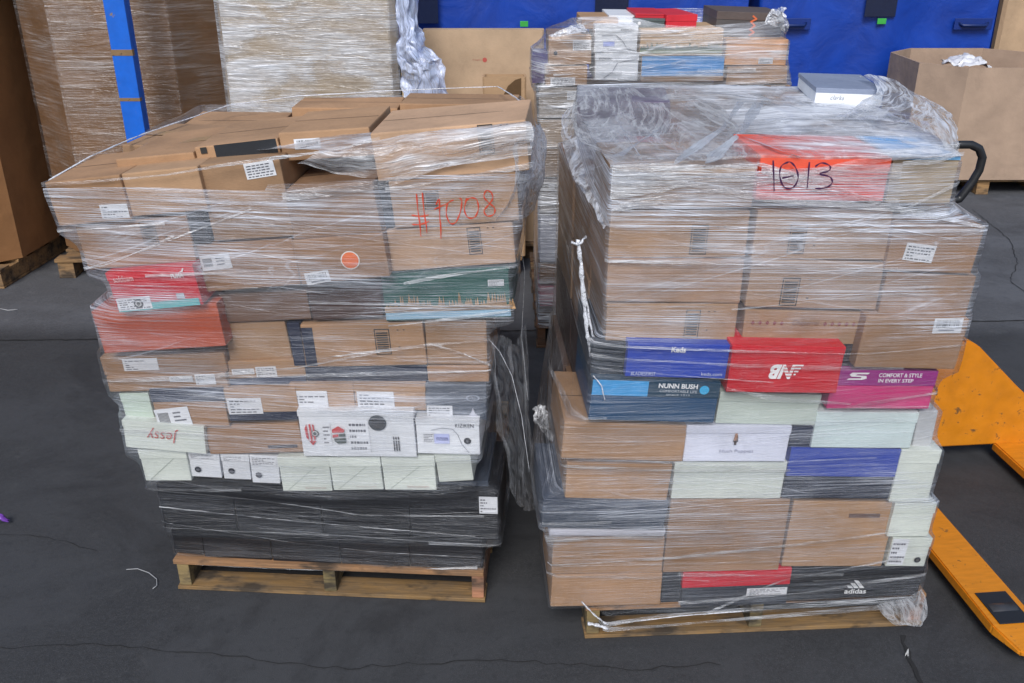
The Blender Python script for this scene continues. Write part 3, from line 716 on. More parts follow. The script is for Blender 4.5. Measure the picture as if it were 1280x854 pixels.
# upper cartons
carton(FL, 'brown carton with white barcode label below the sagging film', (247, 305, 369, 297, 374, 356, 250, 366), TAN2, d=-.04, decals=[('label', (251, 318, 289, 337), 2, .05)])
carton(FL, 'wide tan carton under the outermost top carton with printed block', (92, 284, 232, 268, 247, 326, 112, 336), TAN2, d=-.06, decals=[('ink', (177, 276, 196, 306))])
shoebox(FL, 'dark box end wedged under the second top carton', (232, 265, 254, 262, 262, 303, 240, 306), BLACK, d=-.05)
carton(FL, 'outermost top carton with white label and slanting edge', (55, 228, 152, 216, 163, 273, 74, 284), TAN, d=-.08, decals=[('label', (126, 255, 161, 273), 1, -.05)])
carton(FL, 'plain tan top carton beside the outermost one', (152, 216, 249, 207, 259, 262, 164, 272), TAN, d=-.07)
carton(FL, 'tall tan top carton with tied paper label at its upper edge', (249, 206, 354, 197, 364, 296, 262, 303), TAN, d=-.05, decals=[('label', (306, 202, 344, 222), 1, .08)])
carton(FL, 'tan top carton above the one with the orange sticker', (356, 240, 464, 228, 480, 291, 366, 299), TAN2, d=-.075)
carton(FL, 'tan carton with round orange sticker and white barcode label', (366, 299, 480, 291, 486, 345, 376, 358), TAN2, d=-.085,
       decals=[('disc', (426, 313, 450, 337), [(1, (.75, .72, .68)), (.88, srgb(226, 112, 48)), ]), ('text', (431, 322, 445, 327), 'RESTON', (.8, .75, .7), .01), ('label', (382, 341, 413, 356), 0, .08)])
SEV = [[(0, .5), (.11, .47), (.2, .5)], [(.06, .98), (.08, .5), (.10, .02)], [(.13, 1), (.15, .5), (.17, .1)], [(0, .3), (.1, .3), (.2, .36)],
       [(.29, .72), (.33, .84), (.33, .4), (.34, -.05)], [(.27, .62), (.42, .74)],
       [(.5, .82), (.43, .74), (.41, .5), (.45, .3), (.52, .33), (.58, .55), (.6, .8), (.57, .86)], [(.66, .86), (.63, .6), (.67, .42), (.75, .42), (.8, .6), (.78, .82), (.7, .86), (.66, .8)],
       [(.96, .98), (.9, 1.02), (.87, .88), (.93, .74), (1.0, .62), (.99, .48), (.91, .44), (.87, .56), (.93, .7), (.98, .84), (.96, .98)]]
carton(FL, 'tan carton with the red marker number, behind a dark gap', (489, 225, 648, 214, 648, 275, 487, 287), TAN, d=-.05,
       decals=[('ink', (530, 238, 549, 262)), ])
shoebox(FL, 'narrow black block standing in for the dark gap beside the marker number', (474, 226, 489, 225, 487, 287, 480, 288), BLACK, d=-.03)  # black colour stands in for the shade of an open gap
carton(FL, 'tan carton just below the red marker number', (486, 288, 643, 276, 643, 328, 486, 339), srgb(178, 143, 114), d=-.045, decals=[('ink', (585, 284, 602, 318))])
carton(FL, 'large top corner carton under thick milky film', (462, 166, 660, 150, 661, 212, 472, 226), srgb(184, 150, 120), d=-.05, decals=[('ink', (598, 155, 617, 192))])
# cartons seen on top
carton(FL, 'flat carton lying on top behind the outermost carton', (142, 203, 240, 186, 247, 205, 150, 214), TAN, d=.03, dep=.36, tape=True)
B(FL, 'carton', 'carton', 'top carton with black printed front and small round emblem', (241, 190, 347, 165, 351, 194, 250, 208), TAN, d=.035, dep=.33,
  decals=[('rect', (268, 166, 347, 205), srgb(38, 42, 48)), ('poly', (251, 184, 259, 192), [[(0, 0), (1, 0), (1, 1), (0, 1)]], (.03, .03, .03), 'emblem'), ('rect', (253, 187, 257, 190), TAN, 'emblem')])
carton(FL, 'top carton with white barcode label beside the black printed one', (348, 166, 462, 156, 468, 196, 353, 200), TAN, d=.03, dep=.3, decals=[('label', (368, 173, 401, 186), 0)])
def W(label, u0, u1, d0, d1, z0, z1, col=TAN, **k): return wbox(FL, 'carton', 'carton', label, u0, u1, d0, d1, z0, z1, col, **k)
W('open tan carton lying on top in the second row, outer end', -.14, .16, .40, .75, 1.26, 1.455, yaw=R(-4), tape=True, exact=True)
W('tan carton on top in the middle of the second row', .17, .54, .39, .76, 1.25, 1.425, yaw=R(3), exact=True)
W('tan carton on top near the rim of the milky film', .55, .90, .37, .74, 1.27, 1.445, yaw=R(-2), exact=True)
W('low carton on top at the outer rear corner', -.11, .24, .78, 1.14, 1.25, 1.425, yaw=R(5), exact=True)
W('tan rear rim carton with dark square print, outer one', .26, .66, .98, 1.20, 1.27, 1.475, yaw=R(2), exact=True)
W('tan rear rim carton with dark square print, gap-side one', .67, 1.10, .97, 1.19, 1.27, 1.495, yaw=R(-1), exact=True)
W('tan top carton before the outer rear rim carton, tape along it', .27, .64, .78, .965, 1.26, 1.43, exact=True, tape=True)
W('tan top carton before the gap-side rear rim carton', .66, .92, .76, .955, 1.26, 1.44, yaw=R(2), exact=True)
W('tan top carton at the gap side behind the large corner carton', .93, 1.15, .35, .93, 1.24, 1.50, exact=True)
for (px, py) in ((453, 130), (584, 123)):
    pass
# hidden flanks of load one
LV = ['lowest', 'second lowest', 'middle', 'second highest', 'highest']
G1 = 'plain cartons behind the front rows of the red-numbered load'
for k, (z0, z1) in enumerate([(.13, .33), (.335, .54), (.545, .75), (.755, .96), (.965, 1.165)]):
    ext = [.0, .02, .04, .06, .08][k]
    cc = [BLACK, DKBROWN, srgb(78, 44, 66), TAN2, DKBROWN][k]
    wbox(FL, 'carton', 'carton', LV[k] + ' plain carton just behind the front row on the gap side', .62, .955 + ext, .345, .70, z0, z1, cc, group=G1)
    wbox(FL, 'carton', 'carton', LV[k] + ' plain carton at the rear of the gap side, red-numbered load', .62, .94 + ext, .705, 1.02, z0, z1, [DKBROWN, BLACK, TAN2, DKBROWN, TAN2][k], group=G1)
    wbox(FL, 'carton', 'carton', LV[k] + ' long plain carton behind the front rows on the outer side', .03 - ext, .61, .345, 1.0, z0, z1, TAN2, group=G1 + ', outer side')

# ================================================================ load two (beside the yellow jack)
BLUE = srgb(36, 68, 176)
shoebox(FR, 'wide black sports shoe box with three slanted stripes', (985, 708, 1152, 710, 1149, 750, 985, 754), BLACK, d=0, dep=.34,
        decals=[('poly', (1058, 724, 1081, 734), [[(b_, 0), (b_ + .25, 0), (b_ + .25 - .42 * h_, h_ * .92), (b_ - .42 * h_, h_)] for b_, h_ in ((.14, .32), (.44, .66), (.75, 1.0))], (.8, .8, .8)), ('text', (1055, 735, 1082, 741), 'adidas', (.8, .8, .8), .02)])
shoebox(FR, 'flat shoe box with red lid over dark base and white tag', (853, 716, 988, 709, 985, 755, 851, 758), srgb(46, 50, 60), d=-.008, lid=(srgb(206, 34, 52), .44), decals=[('label', (933, 734, 983, 743), 1)])
shoebox(FR, 'dark narrow box end between brown carton and red lid', (827, 720, 852, 718, 851, 757, 827, 757), srgb(46, 50, 58), d=.01)
carton(FR, 'lowest tan carton at the gap corner of the pallet', (689, 718, 829, 716, 826, 755, 689, 759), TAN, d=-.02)
carton(FR, 'tan carton second from the bottom at the gap corner', (689, 673, 831, 671, 829, 716, 689, 718), TAN, d=-.02)
carton(FR, 'big tan carton above the red lid', (834, 624, 984, 624, 980, 712, 831, 717), TAN, d=-.015)
carton(FR, 'big tan carton above the black striped box', (985, 625, 1113, 628, 1110, 707, 981, 710), TAN, d=-.01, decals=[('rect', (1061, 642, 1100, 647), srgb(110, 90, 84), 'printed_mark')])
shoebox(FR, 'pale mint box with finger hole and side label, lower corner', (1112, 672, 1163, 672, 1158, 709, 1110, 707), MINT, d=-.02, decals=[('label', (1112, 673, 1132, 705), 1), ('disc', (1142, 695, 1150, 703), [(1, dot), (.5, (.1, .1, .1))], 'finger_hole')])
shoebox(FR, 'pale mint box at the jack corner, third from the bottom', (1115, 629, 1168, 629, 1163, 671, 1112, 671), MINT, d=-.025)
shoebox(FR, 'slate grey shoe box jutting over the gap above tan cartons', (676, 623, 834, 628, 832, 662, 679, 660), srgb(62, 70, 84), d=-.03, lid=(srgb(66, 74, 90), .4))
carton(FR, 'thin pale carton squeezed under the slate grey box', (684, 661, 832, 663, 832, 670, 688, 672), srgb(190, 190, 200), d=-.022)
carton(FR, 'tan carton above the slate grey box', (706, 578, 839, 580, 836, 627, 707, 624), TAN, d=-.02)
shoebox(FR, 'large mint shoe box below the white dog logo box', (842, 577, 982, 577, 978, 623, 840, 623), MINT, d=-.02)
shoebox(FR, 'royal blue lidded shoe box with dark navy base', (986, 560, 1121, 561, 1117, 624, 980, 622), srgb(36, 42, 60), d=-.025, lid=(srgb(52, 76, 172), .55))
shoebox(FR, 'pale mint box beside the royal blue lid at the jack corner', (1121, 562, 1169, 562, 1168, 628, 1117, 627), MINT, d=-.03, lid=(MINT, .25))
carton(FR, 'tan carton between slate grey box and teal box', (702, 526, 857, 531, 855, 577, 703, 574), srgb(174, 138, 106), d=-.03)
DOG = [[(.35, 1), (.6, 1), (.7, .75), (.75, .3), (.62, .35), (.6, .05), (.35, .05), (.3, .4), (.2, .3), (.25, .7)]]
shoebox(FR, 'white shoe box with small dog emblem and dotted name', (857, 531, 988, 533, 984, 576, 855, 577), srgb(222, 224, 238), d=-.035, lid=(srgb(222, 224, 238), .2),
        decals=[('poly', (914, 542, 925, 556), DOG, srgb(70, 56, 54), 'emblem'), ('poly', (917, 541, 922, 550), [[(0, 0), (1, 0), (.8, 1), (.2, 1)]], srgb(190, 140, 110), 'emblem'), ('text', (899, 561, 941, 566), 'Hush Puppies', srgb(110, 110, 140), -.01)])
shoebox(FR, 'small navy box end beside the white dog emblem box', (989, 533, 1016, 534, 1014, 559, 987, 559), NAVY, d=-.02)
shoebox(FR, 'wide pale box above the royal blue lid', (1018, 514, 1146, 516, 1141, 560, 1016, 560), srgb(208, 222, 220), d=-.03)
carton(FR, 'pale grey box end behind loose film at the jack side', (1146, 512, 1170, 512, 1168, 560, 1142, 560), srgb(196, 196, 196), d=-.01)
shoebox(FR, 'grey-green plain box below the red sports box', (898, 489, 1030, 494, 1016, 531, 896, 530), srgb(190, 200, 190), d=-.03)
NBUSH = srgb(24, 70, 108)
shoebox(FR, 'teal shoe box with light blue lid stripe and bold white name', (737, 473, 900, 478, 894, 529, 738, 524), NBUSH, d=-.05, lid=(srgb(26, 60, 82), .38),
        decals=[('rect', (738, 474, 808, 493), srgb(70, 160, 218)), ('text', (823, 479, 872, 485), 'NUNN BUSH', (.82, .82, .82), .03), ('text', (824, 487, 871, 490), 'COMFORTABLE LIFE', (.6, .65, .7), .0), ('text', (832, 492, 862, 494), 'SINCE 1912', (.5, .55, .6), .0), ('disc', (874, 481, 886, 493), [(1, srgb(50, 170, 220))], 'round_sticker')])
shoebox(FR, 'bright blue shoe box with white lettering beside the red box', (782, 428, 912, 431, 909, 474, 783, 471), BLUE, d=-.045, lid=(BLUE, .2),
        decals=[('text', (839, 433, 857, 440), 'Keds', (.85, .85, .85), .03), ('text', (788, 464, 819, 469), '#LADIESFIRST', (.6, .65, .8), 0), ('text', (876, 465, 902, 469), 'keds.com', (.6, .65, .8), 0)])
shoebox(FR, 'dark teal box end tucked beside the bright blue box', (738, 428, 781, 428, 782, 471, 740, 470), srgb(24, 32, 42), d=-.02)
NBL = []
for k in range(5):   # slanted N with speed bars
    z = .82 - .2 * k; NBL.append([(.55 + .05 * k * -1 + .0, z), (1.0 - .06 * k, z + .02), (.98 - .06 * k, z + .1), (.53 - .05 * k, z + .08)])
NB1 = [[(.12, .0), (.3, .0), (.5, 1), (.32, 1)], [(.3, 0), (.55, 0), (.66, .2), (.6, .45), (.5, .5), (.66, .62), (.7, .85), (.62, 1), (.48, 1), (.46, .86), (.54, .78), (.5, .6), (.38, .56), (.36, .42), (.46, .38), (.48, .22), (.42, .14), (.33, .14)],
       [(-.02, .12), (.16, .12), (.18, .2), (0, .2)], [(.02, .32), (.2, .32), (.22, .4), (.04, .4)], [(.08, .55), (.26, .55), (.28, .63), (.1, .63)], [(.56, .02), (.66, .02), (.86, .98), (.74, .98)]]
shoebox(FR, 'bright red sports shoe box with white slanted monogram', (914, 433, 1057, 432, 1046, 493, 908, 488), srgb(200, 14, 34), d=-.065, lim=4, lid=(srgb(206, 16, 36), .15),
        decals=[('text', (961, 455, 993, 473), 'NB', (.84, .84, .84), .05, .3, True), ('poly', (976, 455, 1000, 473), [[(.1 - .02 * q, .80 - .21 * q), (1.08 - .1 * q, .80 - .21 * q), (1.08 - .1 * q, .87 - .21 * q), (.1 - .02 * q, .87 - .21 * q)] for q in range(4)], srgb(200, 14, 34)),
                ('poly', (976, 455, 1002, 473), [[(.6, .9 - .21 * q), (1.0 - .1 * q, .9 - .21 * q), (1.02 - .1 * q, 1.0 - .21 * q), (.62, 1.0 - .21 * q)] for q in range(5)], (.84, .84, .84))])
shoebox(FR, 'pink and purple shoe box with white wave letter and slogan', (1048, 463, 1172, 463, 1162, 512, 1026, 510), srgb(200, 58, 120), d=-.035, lid=(srgb(150, 44, 128), .38),
        decals=[('poly', (1058, 465, 1086, 474), [[(.2, 1), (1, 1), (.92, .78), (.45, .78), (.38, .62), (.86, .56), (.9, .2), (.7, 0), (0, 0), (.1, .2), (.62, .22), (.66, .38), (.2, .44), (.1, .7)]], (.82, .8, .82)),
                ('text', (1098, 466, 1152, 471), 'COMFORT & STYLE', (.85, .8, .85), .02), ('text', (1097, 473, 1141, 477.5), 'IN EVERY STEP', (.85, .8, .85), .02)])
shoebox(FR, 'small dark block standing in for the shaded gap between red box and tan carton', (1052, 430, 1066, 430, 1064, 461, 1050, 461), srgb(50, 44, 48), d=-.01)  # dark filler paints the shade of the gap beside the red box
# tan cartons of the upper half
carton(FR, 'tan carton just above the bright blue box, gap corner', (757, 378, 925, 380, 919, 427, 757, 425), TAN, d=-.01, decals=[('ink', (856, 387, 874, 422))])
carton(FR, 'tan carton third above the bright blue box at gap corner', (761, 262, 941, 263, 932, 322, 760, 322), srgb(174, 142, 112), d=-.005, decals=[('ink', (863, 281, 884, 318))])
carton(FR, 'plain tan carton second above the bright blue box', (759, 323, 932, 323, 925, 379, 758, 377), srgb(172, 140, 114), d=-.012)
carton(FR, 'tan carton under the orange-red numbered box', (944, 262, 1116, 264, 1107, 327, 939, 323), srgb(174, 143, 116), d=-.015, decals=[('ink', (986, 279, 1007, 317))])
carton(FR, 'tan carton over the one with red diamond pattern', (937, 324, 1106, 328, 1097, 387, 932, 384), srgb(176, 144, 116), d=-.018, decals=[('ink', (976, 347, 998, 382))])
dia = []
for k in range(16):
    if 5 <= k <= 9: continue
    x = k / 15.5; dia.append([(x, .5), (x + .018, 1), (x + .036, .5), (x + .018, 0)])
carton(FR, 'tan carton printed with a line of dark red diamonds', (932, 386, 1082, 389, 1075, 432, 926, 430), TAN, d=-.01, decals=[('poly', (938, 401, 1078, 407), dia, srgb(130, 62, 58), 'printed_border'), ('text', (990, 400, 1024, 408), 'Chaparral', srgb(120, 90, 80), 0, .3)])
carton(FR, 'large tan carton at the jack side with slanting barcode label', (1116, 276, 1228, 284, 1219, 342, 1107, 340), TAN2, d=-.03, decals=[('label', (1130, 305, 1168, 327), 1, -.08)])
carton(FR, 'middle tan carton of the jack side column', (1107, 341, 1219, 344, 1212, 396, 1098, 392), TAN2, d=-.025)
carton(FR, 'tan carton with white barcode label above the pink box', (1084, 393, 1211, 398, 1196, 462, 1067, 460), TAN2, d=-.05, decals=[('label', (1171, 381, 1207, 400), 0, .04)])
TH = [[(0, 1), (.02, 0)], [(.26, .95), (.14, .8), (.12, .45), (.2, .12), (.34, .1), (.44, .4), (.4, .75), (.3, .95), (.22, .9)], [(.16, .42), (.36, .5)], [(.64, .95), (.6, .1)], [(.74, .8), (.86, .92), (1, .82), (.98, .66), (.82, .56), (1, .46), (1.04, .26), (.92, .1), (.74, .08)]]
shoebox(FR, 'orange-red box with the black marker number, under milky film', (948, 194, 1112, 197, 1107, 252, 946, 250), srgb(232, 84, 72), d=-.03, lid=(srgb(240, 96, 70), .3), dep=.25)
carton(FR, 'pale tan carton of the top front row at gap corner', (765, 212, 945, 208, 941, 261, 764, 261), srgb(178, 148, 120), d=-.005)
shoebox(FR, 'beige box with sky blue lid beside the orange-red numbered box', (1113, 195, 1192, 196, 1197, 254, 1109, 254), srgb(170, 150, 122), d=-.01, dep=.24, lid=(srgb(120, 180, 226), .06))
# the sides and rear of load two
G2 = 'plain cartons behind the front rows of the load beside the jack'
for k, (z0, z1) in enumerate([(.135, .36), (.365, .60), (.605, .84), (.845, 1.06), (1.065, 1.28)]):
    ex = [-.03, -.02, .0, .0, .0][k]
    wbox(FR, 'carton', 'carton', ['tan carton on the gap side, lowest of its column', 'brown carton on the gap side below the dark box', 'dark brown carton on the gap side beside the teal box', 'tan carton on the gap side under the twisted film', 'tan carton on the gap side beside the twisted film top'][k], .015 + ex, .42, .34, .66, z0, z1, [TAN2, TAN2, DKBROWN, TAN, TAN][k])
    wbox(FR, 'carton', 'carton', LV[k] + ' carton at the rear of the gap side, load beside the jack', .01 + ex, .42, .67, 1.05, z0, z1, [TAN2, BROWN, DKBROWN, TAN, TAN2][k], group=G2)
    wbox(FR, 'carton', 'carton', LV[k] + ' long carton in the flank towards the yellow jack', .44, 1.0 - .03 * abs(k - 2), .34, 1.05, z0, z1, TAN2, group=G2 + ', jack side')
def X(name, label, *a, **k): return wbox(FR, name, name.replace('_', ' '), label, *a, exact=True, **k)
X('carton', 'tan carton tilted in the hollow on top of the load', .42, .66, .62, .90, 1.345, 1.455, TAN, yaw=R(26), roll=R(2))
X('carton', 'grey-purple rear carton standing behind the hollow', .04, .36, .92, 1.20, 1.345, 1.545, srgb(120, 108, 128), yaw=R(-8))
X('carton', 'tan rear carton standing taller behind the hollow', .36, .70, .95, 1.21, 1.345, 1.54, srgb(160, 130, 100), yaw=R(10))
X('shoe_box', 'faded red shoe box lying in the hollow on top', .12, .34, .66, .88, 1.345, 1.43, srgb(190, 60, 66), yaw=R(-16), lid=(srgb(200, 74, 80), .03))
X('shoe_box', 'grey shoe box crooked in the hollow under film strands', .16, .40, .40, .62, 1.345, 1.42, srgb(120, 122, 130), yaw=R(30), lid=(srgb(150, 152, 160), .02))
X('carton', 'tan carton under the white flat box on top', .72, 1.03, .40, 1.18, 1.345, 1.535, TAN, yaw=R(-1))
r_, Mi_, rg_ = put_box(FR, 'shoe_box', 'shoe box', 'flat white and grey box lying askew on the very top', .94, 1.548, .22, .05, .33, srgb(226, 228, 232), .80, R(-1), R(-9), (srgb(140, 150, 172), .014), solid=False)
d_text(r_, 'clarks', -.06, .014, -.015, .03, -.0036, srgb(120, 124, 130), -.01, .3)

# ================================================================ film round the loads
film1 = film_mat('stretch film', .02, .46, .24, .17, ((0, .13), (.44, .15), (.52, .5), (.9, .85), (1.3, 1.05), (1.52, 1.5), (2, 1.6)), .16)
film2 = film_mat('stretch film', .02, .48, .24, .19, ((0, .2), (.3, .24), (.38, .8), (.6, .7), (.86, .3), (1.05, .32), (1.11, .85), (1.32, 1.05), (1.40, 1.9), (2, 2.3)), .16)
fband = film_mat('gathered film', .12, .5, .3, .1, ((0, 1.0), (2, 1.1)), .3, .22, (.9, .92, .96), 5, 300)
fthin = film_mat('film edges', .10, .5, .2, .1, ((0, .8), (2, .8)), .2, .25, (.9, .92, .96), 6, 420)
crum = crumple_mat('crumpled film', .10, scale=9, white=.5, tint=(.93, .95, 1.0))
mstr = crumple_mat('twisted film', .22, scale=40, white=.8, obj=True, tint=(.93, .95, 1.0))
crumw = crumple_mat('white crumpled film', .16, scale=2.6, white=.6, sharp=16.0, tint=(.93, .95, 1.0))
def cen(fr, u, d): p = fr.P(u, d, 0); return (p.x, p.y)
S1 = Shell(FL.solids, cen(FL, .49, .58), .115, 1.53, 110, 360, blur=6)
def rim1(t):
    # film rim: full height round the gap side, low at the outer front corner
    dx, dy = math.cos(t), math.sin(t); g_ = dx * FL.u.x + dy * FL.u.y; f_ = -(dx * FL.n.x + dy * FL.n.y)
    base = 1.475 + .025 * g_ + .008 * math.sin(5 * t)
    if f_ > 0 and g_ < 0: base -= .018
    return base
e1 = empty('stretch_wrap', Matrix.Translation(FL.P(.5, .5, 0)), 'clear stretch film wound round the load with the red marker number', 'plastic wrap'); e1i = e1.matrix_world.inverted()
def under(o, root):
    o.parent = root; o.matrix_parent_inverse = Matrix.Translation(-root.location); return o
def lowz(t): return .115 + .012 * math.sin(3 * t + 1) + .006 * math.sin(11 * t)
under(link('film', S1.mesh(film1, rim1, lambda t: .13 + .012 * math.sin(3 * t + 1))), e1)
sp1 = [(.012, (60, 226), (150, 218), (240, 208), (300, 197), (352, 190)), (.010, (346, 190), (420, 178), (465, 166)), (.030, (362, 236), (470, 219), (560, 190), (655, 158)), (.016, (470, 226), (560, 214), (655, 196)),
       (.014, (283, 463), (380, 461), (500, 459), (605, 459)), (.010, (380, 442), (450, 432), (530, 424), (605, 421)), (.016, (140, 470), (280, 462), (372, 452), (470, 430)), (.010, (70, 284), (150, 275), (240, 268)), (.008, (530, 424), (570, 436), (608, 454)),
       (.008, (200, 606), (330, 620), (450, 640), (600, 642)), (.005, (205, 631), (300, 640), (420, 652), (590, 668)), (.004, (205, 650), (330, 668), (460, 690), (600, 700)), (.014, (222, 706), (350, 712), (480, 716), (600, 712)),
       (.012, (490, 340), (560, 330), (636, 322)), (.012, (478, 398), (560, 388), (636, 380)), (.008, (110, 335), (180, 318), (250, 282)), (.006, (120, 336), (220, 300), (330, 250))]
under(bands(S1, FL, sp1, fband, None), e1)
under(bands(S1, FL, [], fthin, None, nrand=14, seed=4, zr=(.22, 1.30), slope=.07, wr=(.003, .014)), e1)
S2 = Shell(FR.solids, cen(FR, .52, .58), .10, 1.575, 120, 360, blur=4, win=.014, off=.0115)
e2 = empty('stretch_wrap', Matrix.Translation(FR.P(.5, .5, 0)), 'clear stretch film wound over the load beside the yellow jack', 'plastic wrap')
def rim2(t): return 1.545 + .01 * math.sin(4 * t)
under(link('film', S2.mesh(film2, rim2, lambda t: .105 + .012 * math.sin(2 * t))), e2)
sp2 = [(.05, (768, 236), (860, 222), (950, 214), (1110, 214)), (.04, (770, 214), (860, 210), (945, 208)), (.03, (950, 205), (1030, 235), (1108, 250)), (.03, (780, 255), (940, 226), (1100, 190), (1185, 182)), (.025, (1112, 200), (1192, 190)), (.02, (770, 262), (860, 225), (945, 240), (1110, 256), (1228, 284)), (.02, (765, 207), (870, 206), (945, 202)), (.012, (945, 200), (1040, 230), (1110, 258), (1190, 225)), (.01, (1110, 262), (1200, 248)),
       (.010, (760, 323), (930, 325), (1105, 329)), (.03, (690, 666), (760, 662), (834, 660)), (.012, (689, 700), (830, 690), (980, 672), (1110, 655)), (.014, (704, 574), (855, 578), (980, 578)), (.008, (740, 422), (910, 424), (1060, 428), (1190, 418)),
       (.02, (908, 470), (960, 482), (1046, 494)), (.018, (1040, 500), (1100, 488), (1172, 478)), (.025, (740, 776), (830, 760), (980, 752), (1150, 745)), (.02, (760, 778), (900, 768), (1150, 752)), (.016, (850, 745), (1000, 735), (1150, 715)), (.012, (880, 760), (980, 715), (1110, 690))]
under(bands(S2, FR, sp2, fband, None), e2)
under(bands(S2, FR, [], fthin, None, nrand=16, seed=9, zr=(.2, 1.34), slope=.07, wr=(.003, .014)), e2)
# film tent over the top of load two
def tent():
    pts = []
    for V in FR.solids:
        for p in V:
            if p.z > 1.48: pts.append(p + Vector((0, 0, .004)))
    pts = [FR.o + (p - FR.o) for p in pts]
    bm = bmesh.new(); cc = Vector((S2.c[0], S2.c[1], 0))
    for p in pts:
        q = (p - cc); q.z = 0; bm.verts.new(p + q.normalized() * .008)
    rs = bmesh.ops.convex_hull(bm, input=bm.verts)
    bmesh.ops.delete(bm, geom=[v for v in rs['geom_interior'] if isinstance(v, bmesh.types.BMVert)] , context='VERTS')
    bmesh.ops.bisect_plane(bm, geom=list(bm.verts) + list(bm.edges) + list(bm.faces), plane_co=(0, 0, 1.528), plane_no=(0, 0, 1), clear_inner=True)
    bmesh.ops.triangulate(bm, faces=bm.faces)
    for _ in range(6):
        big = [e for e in bm.edges if e.calc_length() > .022]
        if not big: break
        bmesh.ops.subdivide_edges(bm, edges=big, cuts=1); bmesh.ops.triangulate(bm, faces=[f for f in bm.faces if len(f.verts) > 3])
    from mathutils import noise as mn
    ce = FR.P(.30, .42, 1.4)
    for v in bm.verts:
        sag = 0
        q = v.co - FR.o; u_, d_ = q.dot(FR.u), q.dot(FR.n)
        inner = max(0, 1 - math.hypot((u_ - .30) / .34, (d_ - .58) / .42)); edge = 1 if v.is_boundary else 0
        v.co.z -= .035 * inner ** .7
        v.co.z += (mn.noise(v.co * 9) * .006 + abs(mn.noise(v.co * 22)) * .004) * (1 - edge)
    me = bpy.data.meshes.new('m'); uvl = bm.loops.layers.uv.new('UVMap')
    for f in bm.faces:
        f.smooth = True
        for l_ in f.loops:
            q = l_.vert.co - FR.o; l_[uvl].uv = (q.dot(FR.u) + .2, q.dot(FR.n) * .6 + q.z)
    bm.to_mesh(me); bm.free(); return me
ftent = film_mat('top film', .26, .34, .34, .55, ((0, 1.0), (2, 1.0)), .07, .22, (.94, .96, 1.0), 1.6, 70, .34, (.78, 1.0, .5, 2.0))
def film_number(sh, fr, lines, px, col, wd, root):
    x0, y0, x1, y1 = px; V, F = [], []
    for ln in lines:
        P = []
        for k in range(len(ln) - 1):
            p0, p1, p2, p3 = ln[max(k - 1, 0)], ln[k], ln[k + 1], ln[min(k + 2, len(ln) - 1)]
            for g in range(6):
                f = g / 6; P.append([.5 * (2 * p1[m] + (p2[m] - p0[m]) * f + (2 * p0[m] - 5 * p1[m] + 4 * p2[m] - p3[m]) * f * f + (3 * p1[m] - p0[m] - 3 * p2[m] + p3[m]) * f ** 3) for m in (0, 1)])
        P.append(ln[-1]); Q = [fr.un(x0 + (x1 - x0) * a, y1 - (y1 - y0) * b, -.04) for a, b in P]
        for i in range(len(Q)):
            a, b = Vector(Q[max(i - 1, 0)]), Vector(Q[min(i + 1, len(Q) - 1)]); t = (b - a).normalized(); n = Vector((-t.y, t.x)) * wd * (.4 + .15 * math.sin(i))
            for sg in (1, -1):
                q = Vector(Q[i]) + n * sg; w3 = fr.P(q.x, -.04, q.y); V.append(sh.pt(w3.x, w3.y, q.y, .0045))
        b0 = len(V) - 2 * len(Q); F += [(b0 + 2 * i, b0 + 2 * i + 1, b0 + 2 * i + 3, b0 + 2 * i + 2) for i in range(len(Q) - 1)]
    return under(link('marker_number', mesh_from(V, F, [plain('marker', col, .35)])), root)
film_number(S2, FR, TH, (966, 200, 1036, 238), srgb(66, 34, 72), .0044, e2)
film_number(S1, FL, SEV, (506, 236, 608, 290), srgb(200, 66, 42), .0036, e1)
mt_ = tent(); mt_.materials.append(ftent); under(link('top_film', mt_), e2)
from mathutils.bvhtree import BVHTree
bvh = BVHTree.FromPolygons([v.co.copy() for v in mt_.vertices], [tuple(p.vertices) for p in mt_.polygons])
def on_tent(x, y):
    d = ray(x, y).normalized(); h = bvh.ray_cast(Vector((0, 0, CH)), d)
    return (h[0] if h[0] is not None else ground(x, y, 1.55)) - d * .006
CV, CF, CU = [], [], []
rc = random.Random(11)
